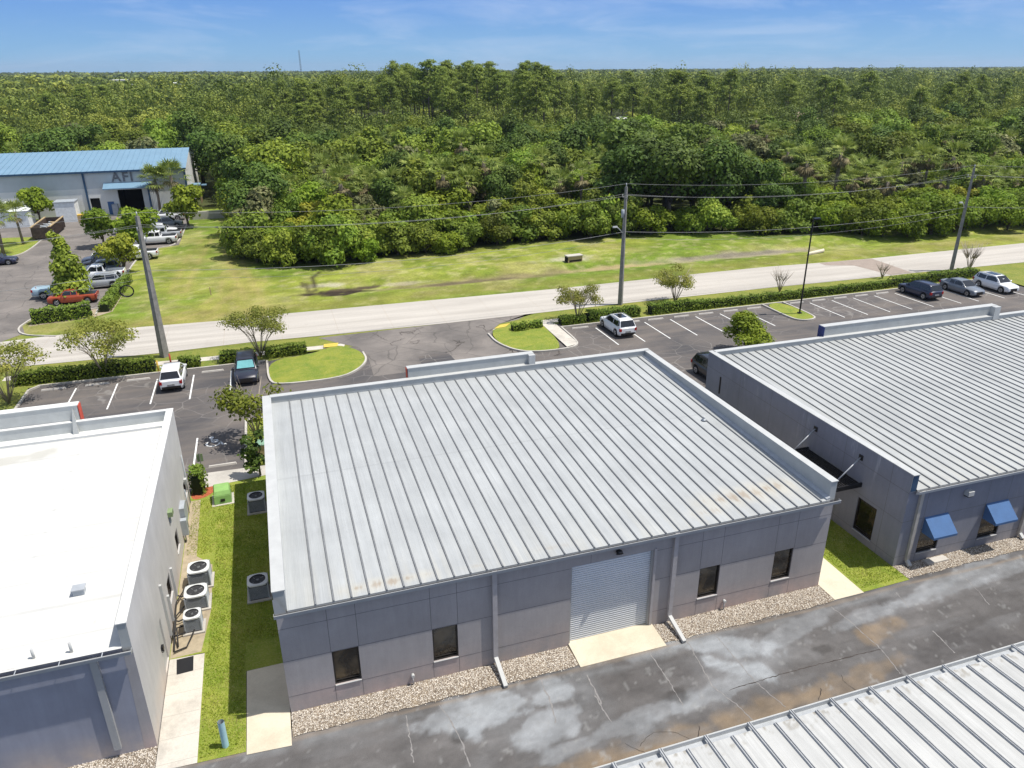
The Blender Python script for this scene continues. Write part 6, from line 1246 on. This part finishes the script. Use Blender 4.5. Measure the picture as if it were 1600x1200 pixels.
fill((11, 44), 5.0, (-6, 170), ch_mid)
def ch_deep(x, y, d):
    r = rw_.random(); px = 800+FPX*(np.array([x, y, -15])@RX)/(np.array([x, y, -15])@FX)
    if r < .42: put('oak', x, y, rw_.uniform(.7, 1.45), 'oak', rw_.uniform(.8, 1.1))
    elif r < .58: put('dark', x, y, rw_.uniform(.7, 1.35), 'oak', rw_.uniform(.8, 1.1))
    elif r < .70: put('palm', x, y, rw_.uniform(1.0, 1.5), 'palm')
    elif r < .86: put('bright', x, y, rw_.uniform(.9, 1.3), 'bright')
    else: put('grey', x, y, rw_.uniform(.9, 1.3), 'bright')
fill((44, 100), 7.4, (-14, 260), ch_deep)
fill((3, 60), 8.0, (-90, -14), ch_deep)
# pines: stands placed from the photograph's stems
PX = [(505, 212), (530, 208), (548, 214), (562, 205), (575, 210), (590, 206), (603, 209), (612, 214), (628, 203), (640, 210), (655, 204), (668, 209), (680, 203), (690, 208), (705, 202), (722, 208), (738, 203), (755, 212), (765, 200), (780, 214), (830, 235), (842, 222), (850, 205), (815, 210), (870, 206), (905, 212), (925, 232), (950, 215), (965, 205), (985, 212), (1018, 232), (1030, 212), (1065, 225), (1090, 206), (1110, 200), (430, 220), (455, 214), (480, 217), (380, 200), (400, 196), (1280, 205), (1300, 215), (1470, 222), (1485, 200), (1500, 218), (1515, 205), (1340, 195), (1225, 200), (1560, 200), (600, 196), (620, 196), (645, 195), (672, 194), (700, 195), (730, 195), (560, 196), (535, 198)]
for _ in range(95):
    u_ = rw_.choice([rw_.uniform(380, 1120), rw_.uniform(380, 900), rw_.uniform(560, 860), rw_.uniform(1000, 1600), rw_.uniform(0, 380)]); PX.append((u_, rw_.uniform(150, 235)))
for u_, v_ in PX:
    gx, gy = G(u_, v_+6); dd_ = math.hypot(gx, gy); top = (98 if 590 < u_ < 860 else 112 if u_ > 400 else 122)+rw_.uniform(0, 28)+max(0, v_-215)*.9; gx += rw_.uniform(-2, 2)
    hh = CAMH-(top-108)/FPX*dd_*1.0; put('pine', gx, gy, max(.6, min(1.5, hh/19.0)), 'pine', rw_.uniform(.75, 1.15))

# beyond the separate trees: the far wood, one mass
def farwood():
    rg = np.random.default_rng(5); Qs, Ts = [], []
    def ring(y0, y1, sp, nq, R, h, size, hv):
        ys = np.arange(y0, y1, sp); pts = []
        for y in ys:
            xa, xb = -.30*y-20, 1.32*y+30; xs = np.arange(xa, xb, sp); pts.append(np.stack([xs+rg.uniform(-.45, .45, len(xs))*sp, np.full(len(xs), y)+rg.uniform(-.45, .45, len(xs))*sp], 1))
        P = np.concatenate(pts)
        if y0 < 260:
            ed = np.interp(P[:, 0], [-90, -14, -13.9, 200, 260, 262, 700], [242, 240, 200, 188, 192, 96, 100]); P = P[P[:, 1] > ed]
        hm = np.ones(len(P))
        if y0 < 480:
            PINE = (P[:, 0] > 12+.0*P[:, 1]) & (P[:, 0] < 175) & (P[:, 1] > 235) & (P[:, 1] < 372); hm = np.where(PINE, .52, hm); P_keep = ~(PINE & (vnoise(P[:, 0]/16, P[:, 1]/16, 44) > .66)); P_keep &= ~((np.abs(P[:, 0]-64) < 17) & (np.abs(P[:, 1]-362) < 34)) & ~((np.abs(P[:, 0]-97) < 13) & (np.abs(P[:, 1]-322) < 16)); P, hm = P[P_keep], hm[P_keep]
            hm = np.where((P[:, 1] < 240) & (P[:, 0] < 175), .85, hm)
        for (hu, hv_, hz_, rad, lng) in ((1250, 178, 6.5, 11, 55), (193, 125, 14, 24, 160), (277, 128, 14, 12, 120)):
            hx, hy = G(hu, hv_, hz_); hd = math.hypot(hx, hy); ux_, uy_ = hx/hd, hy/hd; along = P[:, 0]*ux_+P[:, 1]*uy_; acr = np.abs(-P[:, 0]*uy_+P[:, 1]*ux_)
            near_ = (acr < rad) & (np.abs(along-hd) < rad); P, hm = P[~near_], hm[~near_]; along, acr = along[~near_], acr[~near_]; hm = np.where((acr < rad) & (along > hd-lng) & (along < hd), .5, hm)
        n = len(P); Rr = R*rg.uniform(.5, 1.3, n)*(.65+.35*hm); H = h*(1+hv*rg.normal(size=n)).clip(.45, 1.7 if y0 < 400 else 1.3)*hm; H *= .72+.55*vnoise(P[:, 0]/60+9, P[:, 1]/60+9, 2)
        d = rg.normal(size=(n, nq, 3)); d /= np.linalg.norm(d, axis=2, keepdims=True); d[..., 2] = np.abs(d[..., 2])*1.05-.25; rr = .75+.3*rg.random((n, nq, 1))
        nl = 7; lob = rg.normal(size=(n, nl, 3)).clip(-1.5, 1.5)*np.array([.42, .42, .14]); lob[..., 2] -= .12*(lob[..., 0]**2+lob[..., 1]**2); li = rg.integers(0, nl, (n, nq)); lo_ = np.take_along_axis(lob, li[..., None].repeat(3, 2), 1)
        c = np.zeros((n, nq, 3)); c[..., 0] = P[:, :1]+(d[..., 0]*rr[..., 0]*.42+lo_[..., 0])*Rr[:, None]; c[..., 1] = P[:, 1:]+(d[..., 1]*rr[..., 0]*.42+lo_[..., 1])*Rr[:, None]; c[..., 2] = (H*.80)[:, None]+(d[..., 2]*rr[..., 0]*.20)*H[:, None]+lo_[..., 2]*.9*H[:, None]
        low = rg.random((n, nq)) < .22; c[..., 2] = np.where(low, H[:, None]*rg.uniform(.15, .6, (n, nq)), c[..., 2])
        nn = d+rg.normal(size=d.shape)*.16+np.array([0, 0, .1]); nn /= np.linalg.norm(nn, axis=2, keepdims=True)
        tn = (rg.random((n, 1))*.55+.35*vnoise(P[:, :1]/34+3, P[:, 1:]/34+3, 12))+rg.random((n, nq))*.12
        Qs.append(quads(c.reshape(-1, 3), nn.reshape(-1, 3), size*rg.uniform(.6, 1.3, n*nq), rg, 1.15)); Ts.append(tn.ravel())
    ring(96, 260, 6.9, 460, 5.6, 9.8, .22, .36); ring(260, 480, 9.2, 300, 7.4, 12.0, .36, .36); ring(480, 1000, 14.5, 120, 11.0, 12.5, .85, .36); ring(1000, 2300, 27., 50, 19, 12.5, 2.5, .32); ring(2300, 5600, 52., 24, 34, 12.5, 8., .2)
    o = meshobj('distant_wood', leafmesh('distant_wood', Qs, Ts, 'leaf_far')); tag(o, 'distant wood of mixed green crowns running to the horizon', 'wood', kind='stuff')
leafmat('leaf_far', (0.054, 0.083, 0.017), (0.169, 0.218, 0.035), (0.418, 0.435, 0.073), .18, 0)
farwood()

sheet('clearing', [G(603, 197), G(668, 199), G(668, 186), G(603, 184)], -.55, 'island_grass'); sheet('sandy_track', [G(600, 188), G(672, 190), G(672, 187.5), G(600, 185.5)], -.54, 'sand')
sheet('clearing', [G(876, 216), G(925, 218), G(925, 205), G(880, 203)], -.55, 'verge_grass'); sheet('sandy_track', [G(875, 212), G(893, 208), G(897, 204), G(880, 207)], -.54, 'sand')
# ------------------------------------------------------------------ haze
t = NT('haze_air'); M['haze_air'] = t.m; t.t.nodes.remove(t.b); pv = t.n('ShaderNodeVolumePrincipled'); pv.inputs['Color'].default_value = (.72, .84, 1., 1); pv.inputs['Density'].default_value = .00008; pv.inputs['Anisotropy'].default_value = .3; t.l(pv.outputs[0], t.t.nodes['Material Output'].inputs['Volume'])
hz = MB(); hz.box(-3500, 9500, -150, 9500, -2.0, 92, 'haze_air'); ho = hz.build('haze'); tag(ho, 'thin bluish haze in the air over the wood', 'haze', kind='stuff')
